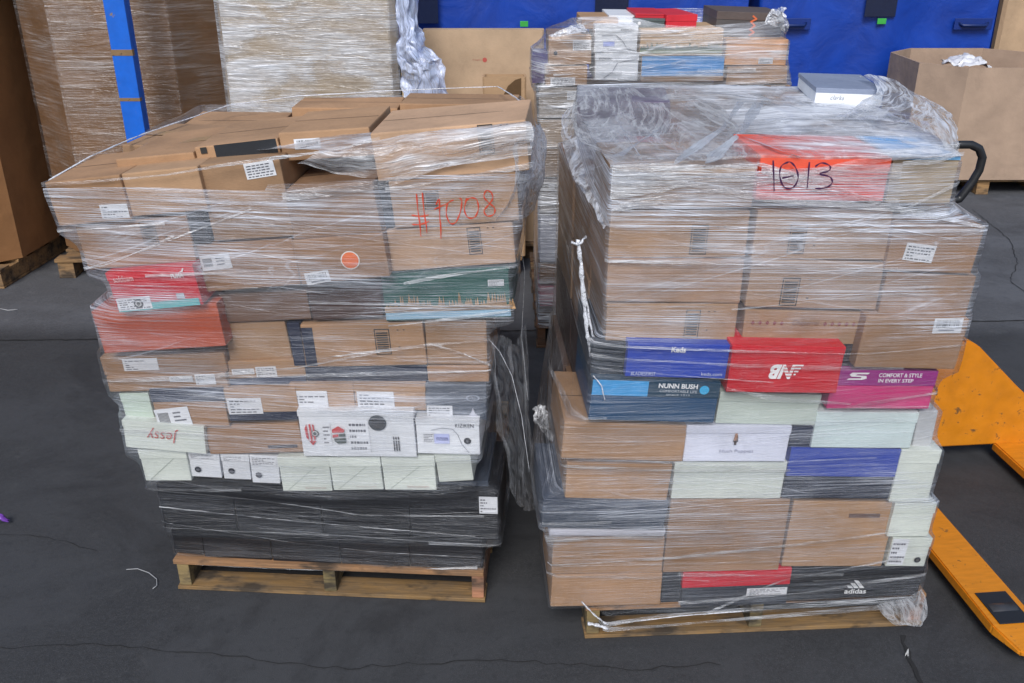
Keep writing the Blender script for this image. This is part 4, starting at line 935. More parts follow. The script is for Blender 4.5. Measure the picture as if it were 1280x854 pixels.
for wd, px in [(.030, [(772, 196), (830, 158), (884, 150)]), (.022, [(926, 128), (905, 160), (870, 185), (842, 206)]), (.030, [(948, 130), (928, 165), (885, 203)]), (.012, [(776, 142), (850, 165), (945, 168), (1105, 186)]),
               (.016, [(718, 112), (800, 108), (870, 113), (1000, 131), (1180, 150)]), (.014, [(862, 150), (930, 172), (1000, 198)]), (.010, [(720, 150), (760, 170), (840, 168)]), (.010, [(800, 186), (850, 190), (930, 184)]),
               (.020, [(950, 150), (1040, 148), (1180, 158)]), (.016, [(960, 175), (1060, 160), (1186, 150)]), (.008, [(760, 125), (780, 165), (800, 196)]), (.008, [(850, 128), (880, 150), (950, 136)]), (.014, [(945, 120), (1010, 140), (1110, 148)]), (.012, [(735, 185), (800, 200), (900, 196)])]:
    L = len(px) - 1; n = 26; b0 = len(CV); acc = 0; ph = rc.uniform(0, 6); pp = []
    for i in range(n + 1):
        f = i / n * L; k_ = min(int(f), L - 1); g_ = f - k_
        pp.append(on_tent(px[k_][0] * (1 - g_) + px[k_ + 1][0] * g_, px[k_][1] * (1 - g_) + px[k_ + 1][1] * g_))
    for i in range(n + 1):
        t = (pp[min(i + 1, n)] - pp[max(i - 1, 0)]).normalized(); sd_ = t.cross(Vector((0, 0, 1))).normalized() * wd * (.35 + .2 * math.sin(i * .3 + ph) + .15 * rc.random())
        if i: acc += (pp[i] - pp[i - 1]).length
        CV += [pp[i] - sd_, pp[i] + sd_ + Vector((0, 0, .004))]; CU += [(acc, 0), (acc, wd)]
    CF += [(b0 + 2 * i, b0 + 2 * i + 2, b0 + 2 * i + 3, b0 + 2 * i + 1) for i in range(n)]
hol = sheet([[on_tent(722, 112), on_tent(765, 110), on_tent(815, 110), on_tent(862, 114)], [on_tent(716, 140), on_tent(770, 138), on_tent(830, 134), on_tent(900, 132)],
             [on_tent(722, 172), on_tent(780, 170), on_tent(850, 168), on_tent(925, 160)], [on_tent(768, 203), on_tent(820, 200), on_tent(880, 200), on_tent(945, 196)]], 60, 50, .005, 21,
            crumple_mat('tented film', .05, scale=2.6, white=.5, tint=(.95, .97, 1.0), glo=.30, sharp=20.0), (4, 3), None, 'tented_film'); under(hol, e2)
fcre = film_mat('film creases', .5, .5, .3, .1, ((0, 1.0), (2, 1.0)), .16, .2, (.92, .95, 1.0), 5, 420, .2)
under(link('film_creases', mesh_from(CV, CF, [fcre], uvs=CU, smooth=True)), e2)
# twisted strand on the gap side of load two, hanging down to the teal box
def strand(px, ydist, rad, mat, seed, root, name='twisted_film', fr=None):
    rng = random.Random(seed); P = []
    for (x, y) in px: P.append(at_y(x, y, ydist) if fr is None else fr(x, y))
    Q = []
    for i in range(len(P) - 1):
        for k in range(8): Q.append(P[i].lerp(P[i + 1], k / 8) + Vector((rng.uniform(-1, 1), rng.uniform(-1, 1), 0)) * rad * .25)
    Q.append(P[-1]); N = len(Q)
    rads = [rad * (.55 + .45 * abs(math.sin(i * .55 + seed))) * rng.uniform(.8, 1.2) for i in range(N)]
    me = tube_me(Q, rad, mat, 8, rads, .6)
    return under(link(name, me), root)

for me_uv in ():
    pass
def front(fr, d): return lambda x, y: (lambda uz: fr.P(uz[0], d, uz[1]))(fr.un(x, y, d))
fs = front(FR, .16)
strand([(722, 300), (726, 330), (729, 370), (733, 410), (738, 440), (742, 470)], 0, .0075, mstr, 2, e2, fr=front(FR, .02))
strand([(714, 303), (724, 306), (732, 296)], 0, .007, mstr, 5, e2, fr=front(FR, .02))
strand([(727, 330), (732, 372), (740, 415), (748, 440)], 0, .006, mstr, 7, e2, fr=front(FR, .02))
strand([(742, 470), (752, 482), (756, 500)], 0, .003, mstr, 8, e2, fr=front(FR, -.065))
# knot and tail at the pallet foot of load two
strand([(727, 752), (742, 768), (752, 776), (760, 781)], 0, .004, mstr, 3, e2, fr=front(FR, -.035))
strand([(735, 779), (748, 782), (760, 786)], 0, .007, mstr, 4, e2, fr=front(FR, -.03))
strand([(755, 780), (800, 776), (850, 770), (930, 764)], 0, .0025, mstr, 6, e2, fr=front(FR, -.03))
# loose bag of film at the other foot
fq = front(FR, -.02)
def grid_px(rows, fn): return [[fn(x, y) for x, y in r] for r in rows]
sheet(grid_px([[(1095, 756), (1130, 748), (1152, 738)], [(1105, 770), (1138, 766), (1160, 752)], [(1120, 780), (1143, 781), (1160, 768)], [(1132, 778), (1148, 783), (1156, 774)]], fq), 26, 26, .006, 5, crumple_mat('clear tail', .03, scale=2.5, white=.35, tint=(.93, .95, 1.0)), (2, 2), None, 'loose_film')
under(bpy.context.scene.objects['loose_film'], e2)
# veil over the large top corner of load one
f0 = lambda x, y: (lambda uz: FL.P(uz[0], -.075, uz[1]))(FL.un(x, y, -.075))
def topL(u, d, z): return FL.P(u, d * 1.2 if d > .25 else d, z * 1.043)
v1 = sheet([[f0(372, 205), f0(465, 222), f0(560, 208), f0(664, 192)], [f0(400, 190), f0(465, 186), f0(560, 168), f0(663, 152)],
            [topL(.42, .06, 1.46), topL(.62, .05, 1.50), topL(.86, .03, 1.53), topL(1.17, .02, 1.545)], [topL(.56, .22, 1.42), topL(.74, .22, 1.465), topL(.95, .20, 1.49), topL(1.18, .2, 1.50)],
            [topL(.84, .46, 1.40), topL(.94, .44, 1.44), topL(1.04, .42, 1.455), topL(1.19, .42, 1.46)]], 70, 50, .010, 3, film_mat('loose veil', .30, .4, .3, .45, ((0, 1), (2, 1)), .16, .25, (.88, .9, .95), 2, 26, .2), (5, 5), None, 'loose_film')
under(v1, e1)
# crumpled rope of film along the veil's edge and round the rear rim
def rope(pts, rad, seed, root): 
    rng = random.Random(seed); Q = []
    for i in range(len(pts) - 1):
        for k in range(7): Q.append(Vector(pts[i]).lerp(Vector(pts[i + 1]), k / 7) + Vector((rng.uniform(-1, 1), rng.uniform(-1, 1), rng.uniform(-1, 1))) * rad * .2)
    Q.append(Vector(pts[-1])); rads = [rad * rng.uniform(.6, 1.2) for _ in Q]
    return under(link('gathered_rim', tube_me(Q, rad, mstr, 8, rads, .55)), root)
rope([topL(.10, .02, 1.385), topL(.3, -.01, 1.41), topL(.45, .02, 1.43), topL(.56, .2, 1.425), topL(.80, .42, 1.405), topL(.98, .45, 1.45)], .006, 3, e1)
rr = [at_y(60, 226, FL.o.y + .05), at_y(112, 196, 2.78), at_y(180, 167, 3.1), at_y(285, 132, 3.6), at_y(372, 120, 3.72), at_y(500, 113, 3.74), at_y(622, 108, 3.7), at_y(645, 122, 3.3), at_y(664, 140, 2.9)]
rope(rr, .0035, 6, e1)
# crumpled side film at the gap-side top corner of load one
v2 = sheet([[topL(1.17, -.06, 1.52), topL(1.205, .1, 1.52), topL(1.215, .3, 1.48), topL(1.19, .5, 1.46)], [topL(1.165, -.07, 1.42), topL(1.22, .08, 1.40), topL(1.235, .3, 1.38), topL(1.2, .5, 1.36)],
            [topL(1.12, -.06, 1.30), topL(1.19, .1, 1.28), topL(1.21, .3, 1.26), topL(1.17, .5, 1.25)]], 50, 40, .014, 8, crum, (5, 2), None, 'loose_film'); under(v2, e1)
# the torn curtain of film hanging in the gap
fh = lambda d: (lambda x, y: (lambda uz: FL.P(uz[0], d, uz[1]))(FL.un(x, y, d)))
c1 = sheet([[fh(-.02)(606, 420), fh(0)(622, 425), fh(.05)(645, 430), fh(.1)(655, 400)], [fh(-.02)(612, 470), fh(0)(630, 470), fh(.05)(650, 480), fh(.1)(660, 470)],
            [fh(.0)(618, 520), fh(0)(636, 520), fh(.05)(654, 530), fh(.1)(664, 530)], [fh(.0)(632, 570), fh(0.02)(645, 570), fh(.05)(658, 575), fh(.1)(668, 590)], [fh(.02)(640, 615), fh(0.04)(650, 628), fh(.06)(662, 640), fh(.1)(676, 640)]],
           70, 90, .022, 4, crumple_mat('torn film', .0, scale=12, white=.07, glo=.10), (6, 3), None, 'loose_film'); under(c1, e1)
c2 = sheet([[at_y(668, 512, 2.77), at_y(680, 506, 2.77), at_y(688, 520, 2.77)], [at_y(672, 530, 2.75), at_y(682, 530, 2.74), at_y(690, 540, 2.77)], [at_y(684, 545, 2.77), at_y(688, 548, 2.77), at_y(692, 552, 2.77)]], 24, 24, .015, 6, crumw, (4, 4), None, 'loose_film'); under(c2, e2)
strand([(611, 424), (625, 440), (640, 470), (652, 520), (662, 590)], 0, .0016, mstr, 12, e1, fr=fh(.0))
strand([(650, 300), (656, 340), (652, 420), (660, 500)], 0, .0012, mstr, 13, e1, fr=fh(.2))
# fold peaks of film at the top corner by the jack
v3 = sheet([[at_y(1076, 93, 3.38), at_y(1112, 97, 3.29), at_y(1152, 118, 3.12), at_y(1192, 146, 2.95)], [at_y(1096, 112, 3.15), at_y(1128, 116, 3.08), at_y(1162, 132, 2.95), at_y(1196, 160, 2.77)],
            [at_y(1070, 134, 2.98), at_y(1125, 136, 2.91), at_y(1170, 150, 2.77), at_y(1198, 182, 2.60)], [at_y(1040, 150, 2.77), at_y(1110, 152, 2.68), at_y(1165, 168, 2.51), at_y(1196, 205, 2.42)]], 60, 50, .012, 9, crumw, (5, 4), None, 'loose_film'); under(v3, e2)
v4 = sheet([[FR.P(0.000, -0.011, 1.385), FR.P(-0.020, 0.345, 1.395), FR.P(-0.020, 0.805, 1.416), FR.P(0.020, 1.208, 1.448)], [FR.P(0.060, 0.057, 1.416), FR.P(0.060, 0.345, 1.427), FR.P(0.060, 0.805, 1.448), FR.P(0.100, 1.150, 1.523)], [FR.P(0.200, 0.057, 1.427), FR.P(0.220, 0.345, 1.416), FR.P(0.220, 0.690, 1.448), FR.P(0.250, 1.092, 1.534)]],
           60, 40, .012, 14, crumw, (6, 4), None, 'loose_film'); under(v4, e2)

# ================================================================ rear load
def rb(label, q, col, **k): return B(FB, 'carton', 'carton', label, q, col, gap=.001, **k)
def rs_(label, q, col, **k): k.setdefault('lid', (col, .25)); return B(FB, 'shoe_box', 'shoe box', label, q, col, gap=.001, **k)
rb('small tan carton with white label and black hole on the rear load', (688, 45, 742, 44, 738, 81, 684, 82), TAN, decals=[('label', (716, 50, 739, 63), 1), ('disc', (692, 64, 697, 69), [(1, dot)], 'finger_hole')])
rb('tan carton with low white label on the rear load', (683, 83, 735, 82, 733, 107, 679, 108), TAN, decals=[('label', (688, 97, 719, 107), 1)])
rb('greyish wrapped carton at the rear load edge under the labelled tan one', (674, 110, 738, 109, 736, 147, 672, 149), srgb(150, 138, 124), decals=[('label', (709, 114, 720, 125), 1)])
rb('tan carton fourth down at the rear load edge', (676, 150, 738, 149, 736, 184, 672, 186), srgb(160, 140, 118))
rs_('upper white shoe box with grey curve on the rear load', (743, 31, 797, 32, 797, 66, 743, 66), WHT, d=-.03, decals=[('stroke', (752, 42, 795, 64), [[(0, .9), (.4, .92), (.6, .6), (.75, .15), (1, .02)]], srgb(130, 132, 140), .003, 'printed_line'), ('rect', (754, 52, 768, 58), srgb(170, 180, 230), 'sticker_print'), ('text', (776, 36, 792, 39), 'KIZIKEN', srgb(80, 80, 90), 0)])
rs_('lower white shoe box with grey curve on the rear load', (743, 67, 798, 67, 798, 100, 744, 100), WHT, d=-.03, decals=[('stroke', (755, 72, 796, 98), [[(0, .02), (.25, .3), (.4, .75), (1, .95)]], srgb(130, 132, 140), .003, 'printed_line'), ('text', (749, 72, 764, 75), 'KIZIKEN', srgb(80, 80, 90), 0)])
tr2 = [t for t in trees[:-1]]
rb('tan box with a band of green pine trees on the rear load', (799, 36, 904, 36, 904, 69, 800, 70), srgb(200, 168, 132), d=-.02, decals=[('poly', (800, 52, 903, 62), tr2, srgb(78, 112, 92), 'tree_print'), ('rect', (800, 62, 903, 67), srgb(150, 160, 130))])
rb('light blue box with tan foot on the rear load', (801, 70, 905, 69, 905, 102, 802, 103), TAN, d=-.02, decals=[('rect', (802, 70, 905, 95), srgb(70, 150, 214)), ('text', (872, 84, 900, 90), 'evolve', srgb(180, 210, 235), 0)])
rb('orange-tan carton with small label at the rear load corner', (907, 48, 984, 49, 984, 81, 907, 82), srgb(214, 160, 108), d=-.02, decals=[('label', (948, 72, 966, 80), 1)])
rb('tan carton second down at the rear load corner', (908, 83, 984, 82, 985, 105, 908, 106), TAN, d=-.02)
rb('tan carton third down with white label at the rear load corner', (908, 107, 986, 106, 987, 140, 908, 141), TAN, d=-.02, decals=[('label', (963, 107, 981, 116), 1)])
rs_('brown and black shoe box with orange zigzag on the rear load', (895, 13, 978, 18, 978, 48, 895, 47), srgb(84, 80, 80), d=.06, lid=(srgb(92, 80, 76), .3), decals=[('stroke', (936, 20, 945, 44), [[(.4, 1), (.9, .85), (.2, .7), (.8, .5), (.2, .3), (.8, .15), (.2, 0)]], srgb(214, 110, 70), .008, 'zigzag_print'), ('label', (957, 20, 973, 31), 1, -.3)])
rs_('red lidded shoe box on top of the rear load', (832, 18, 868, 19, 876, 34, 832, 35), srgb(196, 36, 52), d=.05, lid=(srgb(204, 40, 56), .5), yaw=R(8))
rs_('flat red shoe box lid on top of the rear load', (795, 17, 832, 18, 830, 23, 793, 23), srgb(196, 36, 52), d=.08)
rs_('grey-green small box on top of the rear load', (793, 23, 831, 24, 831, 36, 793, 36), srgb(74, 86, 88), d=.05, decals=[('disc', (797, 27, 801, 31), [(1, (.7, .7, .7))], 'emblem')])
rb('shallow tan tray on top of the rear load', (727, 23, 772, 23, 774, 36, 727, 37), TAN, d=.05)
rs_('small white box top at the back of the rear load', (760, 19, 793, 20, 793, 31, 762, 31), WHT, d=.12)
rs_('tiny purple box hanging in film at the rear load edge', (667, 66, 685, 66, 684, 104, 664, 104), srgb(110, 84, 140), d=.1, dep=.15, lid=(srgb(84, 70, 150), .4))
edge = [('dim tan carton at the rear load edge, level with the milky top', 186, 222, srgb(140, 118, 96)), ('grey carton at the rear load edge with white tag', 224, 268, srgb(120, 112, 108)), ('white wrapped box at the rear load edge by the gap', 270, 328, srgb(170, 172, 184)), ('brown box above the pink one in the gap', 330, 356, srgb(126, 92, 62)),
        ('dusty pink box glimpsed low in the gap', 357, 383, srgb(170, 92, 104)), ('dark brown box lowest in the gap', 384, 402, srgb(80, 60, 46))]
for i, (lb, y0, y1, cc) in enumerate(edge):
    rb(lb, (674, y0, 790, y0, 790, y1, 675, y1), cc, d=0, decals=[('label', (686, y0 + 6, 693, y0 + 12), 1)] if i in (1, 2) else [])
GR = 'plain cartons hidden in the rear load'
for k, (z0, z1) in enumerate([(.14, .40), (.405, .66), (.665, .92), (.925, 1.12)]):
    wbox(FB, 'carton', 'carton', LV[k] + ' tan carton in the covered front of the rear load', .42, .99, .02, .5, z0, z1, TAN2, group=GR)
wbox(FB, 'carton', 'carton', 'tall tan carton at the covered back of the rear load', .02, .97, .52, .98, .14, 1.30, TAN2, group=GR)
film3 = film_mat('stretch film', .10, .4, .3, .25, ((0, 1), (2, 1)), .25, .25, (.86, .88, .93), 1.6, 110)
S3 = Shell(FB.solids, cen(FB, .5, .16), .12, 1.74, 80, 300, blur=4, win=.015)
e3 = empty('stretch_wrap', Matrix.Translation(FB.P(.5, .5, 0)), 'clear stretch film wound round the rear load by the blue covers', 'plastic wrap')
under(link('film', S3.mesh(film3, lambda t: 1.68 + .02 * math.sin(2 * t))), e3)
under(bands(S3, FB, [(.03, (908, 108), (950, 100), (986, 92)), (.02, (690, 44), (730, 30), (760, 24))], fband, None, nrand=20, seed=3, zr=(.4, 1.6)), e3)
under(sheet([[at_y(955, 22, 4.53), at_y(965, 12, 4.53), at_y(980, 12, 4.58)], [at_y(958, 28, 4.51), at_y(968, 20, 4.50), at_y(982, 22, 4.53)], [at_y(960, 30, 4.53), at_y(970, 30, 4.53), at_y(984, 44, 4.55)]], 26, 26, .02, 2, crumw, (4, 4), None, 'loose_film'), e3)
under(sheet([[at_y(688, 44, 4.53), at_y(705, 36, 4.53), at_y(728, 28, 4.58)], [at_y(690, 48, 4.51), at_y(712, 44, 4.50), at_y(735, 38, 4.53)]], 26, 10, .012, 3, crumw, (4, 2), None, 'loose_film'), e3)

# ================================================================ big bulk cartons behind
def octa(cx, cy, wd, dp, cham, yaw):
    a, b, c = wd / 2, dp / 2, cham
    P = [(-a + c, -b), (a - c, -b), (a, -b + c), (a, b - c), (a - c, b), (-a + c, b), (-a, b - c), (-a, -b + c)]
    return [(cx + x * math.cos(yaw) - y * math.sin(yaw), cy + x * math.sin(yaw) + y * math.cos(yaw)) for x, y in P]
def bulk(name, cat, label, cx, cy, wd, dp, cham, yaw, h, col, open_top=True, pal=True, th=.012, z0=.135, group=None):
    P = octa(0, 0, wd, dp, cham, 0); n = 8; V, F = [], []
    root = empty(name, Matrix.Translation((cx, cy, 0)) @ Matrix.Rotation(yaw, 4, 'Z'), label, cat, group)
    inn = [(x * (1 - 2 * th / wd), y * (1 - 2 * th / dp)) for x, y in P]
    V += [(x, y, z0) for x, y in P] + [(x, y, z0 + h) for x, y in P] + [(x, y, z0 + h) for x, y in inn] + [(x, y, z0 + .02) for x, y in inn]
    for i in range(n):
        j = (i + 1) % n; F += [(i, j, n + j, n + i), (n + i, n + j, 2 * n + j, 2 * n + i), (2 * n + i, 2 * n + j, 3 * n + j, 3 * n + i)]
    F.append(tuple(range(n))[::-1]); F.append(tuple(range(3 * n, 4 * n)))
    if not open_top: F.append(tuple(range(2 * n, 3 * n)))
    link('carton_wall', mesh_from(V, F, [board(col, .12, .85)]), root)
    solids = [[Vector((cx + x * math.cos(yaw) - y * math.sin(yaw), cy + x * math.sin(yaw) + y * math.cos(yaw), z)) for (x, y) in P for z in (z0, z0 + h)]]
    if pal:
        M = Matrix.Translation((cx, cy, 0)) @ Matrix.Rotation(yaw, 4, 'Z'); pr = empty('wooden_pallet', M, 'wooden pallet under the ' + label.split(' with ')[0], 'pallet')
        for x in (-wd / 2 + .03, -.05, wd / 2 - .13): link('stringer', box_me(x, x + .1, -dp / 2 + .04, dp / 2 - .04, .016, .11, wood(WCOL), .004, .002), pr)
        for k in range(6):
            y = -dp / 2 + .03 + (dp - .16) * k / 5; link('deck_board', box_me(-wd / 2 + .02, wd / 2 - .02, y, y + .1, .1102, .13, wood(WCOL), .003, .002), pr)
        for x in (-wd / 2 + .03, -.05, wd / 2 - .13): link('bottom_board', box_me(x - .002, x + .102, -dp / 2 + .04, dp / 2 - .04, .001, .0158, wood(WCOL), .003, .001), pr)
    return root, P
GCOL = srgb(128, 92, 58); GCOL2 = srgb(178, 152, 124)
# far outer brown bulk carton
bulk('bulk_carton', 'bulk carton', 'brown bulk carton standing beyond the film-wrapped one', -3.70, 6.05, 1.2, 1.15, .25, R(-5), 1.9, srgb(140, 98, 60), False)
r1, P1 = bulk('bulk_carton', 'bulk carton', 'tall brown film-wrapped bulk carton behind the blue post', -2.34, 6.22, 1.26, 1.15, .30, R(3), 1.9, GCOL, False)
def oct_shell(cx, cy, wd, dp, cham, yaw, z0, z1, mat, off=.012):
    P = octa(cx, cy, wd + off * 2, dp + off * 2, cham, yaw); V, UV, F = [], [], []; nz = 30; acc = 0; pts = []
    for i in range(8):
        a, b = P[i], P[(i + 1) % 8]
        for k in range(6): pts.append((a[0] + (b[0] - a[0]) * k / 6, a[1] + (b[1] - a[1]) * k / 6))
    pts.append(pts[0]); n = len(pts)
    for i in range(nz):
        z = z0 + (z1 - z0) * i / (nz - 1); acc = 0
        for j, p in enumerate(pts):
            if j: acc += math.dist(p, pts[j - 1])
            V.append((p[0], p[1], z)); UV.append((acc, z))
    F = [(i * n + j, i * n + j + 1, (i + 1) * n + j + 1, (i + 1) * n + j) for i in range(nz - 1) for j in range(n - 1)]
    return mesh_from(V, F, [mat], uvs=UV)
fw1 = film_mat('bulk film', .02, .22, .12, .08, ((0, .3), (.5, .5), (1.2, .8), (2, 1.1)), .20, .24, (.85, .84, .84), 2.0, 120)
o = link('stretch_wrap', oct_shell(-2.34, 6.22, 1.26, 1.15, .30, R(3), .3, 2.05, fw1)); tag(o, 'glossy film round the tall brown bulk carton behind the post', 'plastic wrap')
# silvery wrapped load
bulk('bulk_carton', 'bulk carton', 'square carton load under silvery film beside the clear crumpled bag', -1.145, 6.0, 1.0, 1.0, .04, R(-1), 1.9, srgb(176, 156, 128), False)
fw2 = film_mat('silver film', .20, .34, .2, .08, ((0, .9), (.9, .9), (1.4, 1.2), (2, 1.2)), .26, .26, (.84, .87, .93), 3.0, 130)
o = link('stretch_wrap', oct_shell(-1.145, 6.0, 1.0, 1.0, .04, R(-1), .2, 2.04, fw2)); tag(o, 'silvery many-layered film round the square load', 'plastic wrap')
# clear crumpled bag hanging beside it
mbag = crumple_mat('blue-clear bag', .40, (.62, .70, .92), 10, .5)
bag = sheet([[at_y(494, -40, 5.52), at_y(512, -40, 5.46), at_y(524, -40, 5.58)], [at_y(496, 20, 5.49), at_y(510, 20, 5.41), at_y(522, 25, 5.52)], [at_y(498, 60, 5.46), at_y(515, 62, 5.37), at_y(535, 60, 5.46)], [at_y(500, 90, 5.44), at_y(530, 90, 5.35), at_y(556, 88, 5.42)], [at_y(500, 125, 5.41), at_y(535, 125, 5.35), at_y(560, 125, 5.42)]],
            50, 80, .035, 7, mbag, (4, 7), None, 'crumpled_bag'); tag(bag, 'bluish clear crumpled plastic bag hanging beside the silvery load', 'plastic bag')
o = link('carton', box_me(-.632, -.50, 5.52, 5.9, .0, 1.34, board(srgb(190, 166, 128)), .006, .004)); tag(o, 'narrow tan carton standing beside the crumpled plastic bag', 'carton')
# beige flat bulk carton with red mark
b1, _ = bulk('bulk_carton', 'bulk carton', 'flat beige folded bulk carton with a faint red printed mark', -.176, 6.05, .745, .10, .01, R(0), 1.355, srgb(196, 168, 138), False)
q = at_y(606, 75, 6.0); cutm = b1.matrix_world.inverted()
d_disc(b1, q.x - b1.location.x, q.z, .014, -.0515, [(1, srgb(190, 90, 80))], 'printed_mark')
d_text(b1, 'fragile', q.x - b1.location.x - .075, q.z - .006, q.x - b1.location.x - .02, q.z + .006, -.0515, srgb(190, 130, 110), 0)
bb, _ = bulk('bulk_carton', 'bulk carton', 'tan bulk carton with arched cut-out just before the beige one', -.045, 5.76, .26, .12, .01, R(0), 1.12, srgb(178, 146, 112), True)
d_poly(bb, [[(0, 0), (1, 0), (1, 1), (.7, .93), (.35, .7), (.12, .35)]], -.02, 1.10, .10, 1.25, -.0615, srgb(96, 72, 46), 'arched_cutout')
# right-hand open bulk carton
cR, _ = bulk('bulk_carton', 'bulk carton', 'open grey-brown bulk carton with bags inside near the jack handle', 3.93, 8.2, 1.22, 1.2, .28, R(0), .90, srgb(166, 142, 122), True)
bulk('bulk_carton', 'bulk carton', 'tall tan bulk carton standing behind the open one', 5.22, 9.75, 1.2, .9, .03, R(0), 2.0, srgb(190, 160, 128), False, True)
sheet([[(3.66, 7.95, .99), (3.82, 7.92, 1.01), (3.98, 7.95, .99)], [(3.66, 8.1, 1.0), (3.82, 8.1, 1.05), (3.98, 8.1, 1.0)], [(3.68, 8.3, .98), (3.82, 8.3, 1.01), (3.98, 8.3, .98)]], 30, 30, .05, 3, plain('white bag', (.7, .7, .72), .35), (4, 4), None, 'plastic_bag')
tag(bpy.data.objects['plastic_bag'], 'white and clear bags lying inside the open bulk carton', 'bag')

# blue insulated covers
def cover_mat():
    k = NB('blue padded fabric'); tc = k.n('ShaderNodeTexCoord').outputs['Object']; a = k.noise(tc, 2.5, 4, .6, .6); b = k.noise(tc, 300, 2)
    k.l(k.mix(k.ramp(a, .3, .7), (.004, .034, .26), (.007, .06, .42)), k.b.inputs['Base Color']); k.b.inputs['Roughness'].default_value = .42
    k.l(k.bump(k.math('MULTIPLY', a, 3), .3, .015), k.b.inputs['Normal']); return k.m
CM = cover_mat()
def cover(x0, x1, y, h, label, seed, dep=1.1):
    root = empty('insulated_cover', Matrix.Translation(((x0 + x1) / 2, y, 0)), label, 'pallet cover', 'blue insulated covers at the back'); from mathutils import noise as mn
    W_ = x1 - x0; bm = bmesh.new(); nx, nz, ny = 60, 50, 14
    def disp(p): return mn.noise(Vector((p[0] * 2.2, p[2] * .9, seed))) * .085 + mn.noise(Vector((p[0] * 4, p[2] * .6, seed + 5))) * .012
    def wallgrid(f, n, m):
        g_ = [[bm.verts.new(f(i / n, j / m)) for i in range(n + 1)] for j in range(m + 1)]
        for j in range(m):
            for i in range(n): bm.faces.new((g_[j][i], g_[j][i + 1], g_[j + 1][i + 1], g_[j + 1][i])).smooth = True
    wallgrid(lambda s, t: (-W_ / 2 + W_ * s, -disp((s * W_, 0, t * h)) * math.sin(math.pi * s) - .02 * math.sin(math.pi * s), .02 + h * t), nx, nz)
    wallgrid(lambda s, t: (W_ / 2 + .015 * math.sin(9 * s + 4 * t), dep * s, .02 + h * t), ny, nz)
    wallgrid(lambda s, t: (-W_ / 2, dep * s, .02 + h * t), ny, nz)
    wallgrid(lambda s, t: (-W_ / 2 + W_ * s, dep * t, .02 + h - .03 * math.sin(math.pi * s)), nx, ny)
    wallgrid(lambda s, t: (-W_ / 2 + W_ * s, dep, .02 + h * t), nx, nz)
    bmesh.ops.remove_doubles(bm, verts=bm.verts, dist=.001); bmesh.ops.recalc_face_normals(bm, faces=bm.faces)
    me = bpy.data.meshes.new('m'); bm.to_mesh(me); bm.free(); me.materials.append(CM); link('fabric_cover', me, root); return root
YC = 8.95
def xat(px, py): return at_y(px, py, YC).x
k1 = cover(xat(500, 20), xat(934, 20), YC, 2.1, 'wide blue insulated cover behind the beige carton', 3)
k2 = cover(xat(950, 20), xat(1246, 20), YC + .02, 2.1, 'blue insulated cover with dark window behind the white flat box', 8)
def on_cover(root, x0, y0, x1, y1, mat, name, off=-.11, th=.012):
    a = at_y(x0, y1, YC); b = at_y(x1, y0, YC); cx = root.location.x
    return link(name, box_me(a.x - cx, b.x - cx, off, off + th, a.z, b.z, mat, .003), root)
tagm = plain('green tag', srgb(60, 170, 70), .5)
on_cover(k1, 650, 25, 660, 32, tagm, 'green_tag'); on_cover(k2, 1092, 22, 1104, 29, tagm, 'green_tag')
dkw = plain('dark pouch', (.012, .018, .05), .25)
on_cover(k2, 1076, -40, 1124, 20, dkw, 'document_pouch'); on_cover(k1, 742, -40, 786, 24, dkw, 'document_pouch'); on_cover(k1, 516, -40, 547, 28, dkw, 'document_pouch')
hm = plain('handle web', (.006, .022, .12), .45)
for rt, x in ((k2, 1214), (k2, 988)):
    a = at_y(x - 18, 31, YC); b = at_y(x + 18, 31, YC); cx = rt.location.x
    link('carry_handle', tube_me([(a.x - cx, -.05, a.z + .02), (a.x - cx + .03, -.09, a.z), (b.x - cx - .03, -.09, b.z), (b.x - cx, -.05, b.z + .02)], .014, hm, 8), rt)
    link('handle_patch', box_me(a.x - cx - .04, b.x - cx + .04, -.062, -.05, a.z - .04, a.z + .06, plain('handle patch', (.005, .028, .19), .4), .004), rt)

# blue rack post
P0 = ground(200, 290); pb = at_y(155, 82, 5.25)
bp_ = worn_paint(srgb(14, 104, 214), srgb(132, 116, 96), .06)
pr_ = empty('pallet_rack', Matrix.Translation((pb.x, 5.25, 0)), 'pallet rack with scuffed bright blue steel post and added unseen shade deck, behind the red-numbered load', 'pallet rack')
link('post_column', box_me(-.056, .056, 0, .08, 0.006, 2.4, bp_, .004), pr_)
link('base_plate', box_me(-.09, .09, -.04, .11, 0, .006, bp_, .001), pr_)
for x in (-2.9,):
    link('unseen_rack_beam', box_me(-2.9, .048, .0, .05, 2.40, 2.52, bp_, .004), pr_)  # beams out of view, added with the overhead shading deck
link('unseen_rack_beam', box_me(-2.9, .048, 1.15, 1.20, 2.40, 2.52, bp_, .004), pr_)
link('post_column', box_me(-.048, .048, 1.13, 1.20, .006, 2.4, bp_, .004), pr_)
link('post_column', box_me(-2.95, -2.86, 0, .07, .006, 2.4, bp_, .004), pr_)
link('shade_deck', box_me(-2.9, .04, .06, 1.14, 2.50, 2.53, board(TAN2), .003), pr_)  # unseen deck added overhead to shade the brown bulk cartons
for py in (67, 124): 
    zz = at_y(155, py, 5.25).z
    link('rust_band', box_me(-.0575, .0575, -.0015, .03, zz - .012, zz + (.02 if py == 67 else .006), worn_paint(srgb(140, 112, 78), srgb(60, 50, 40), .12), .001), pr_)

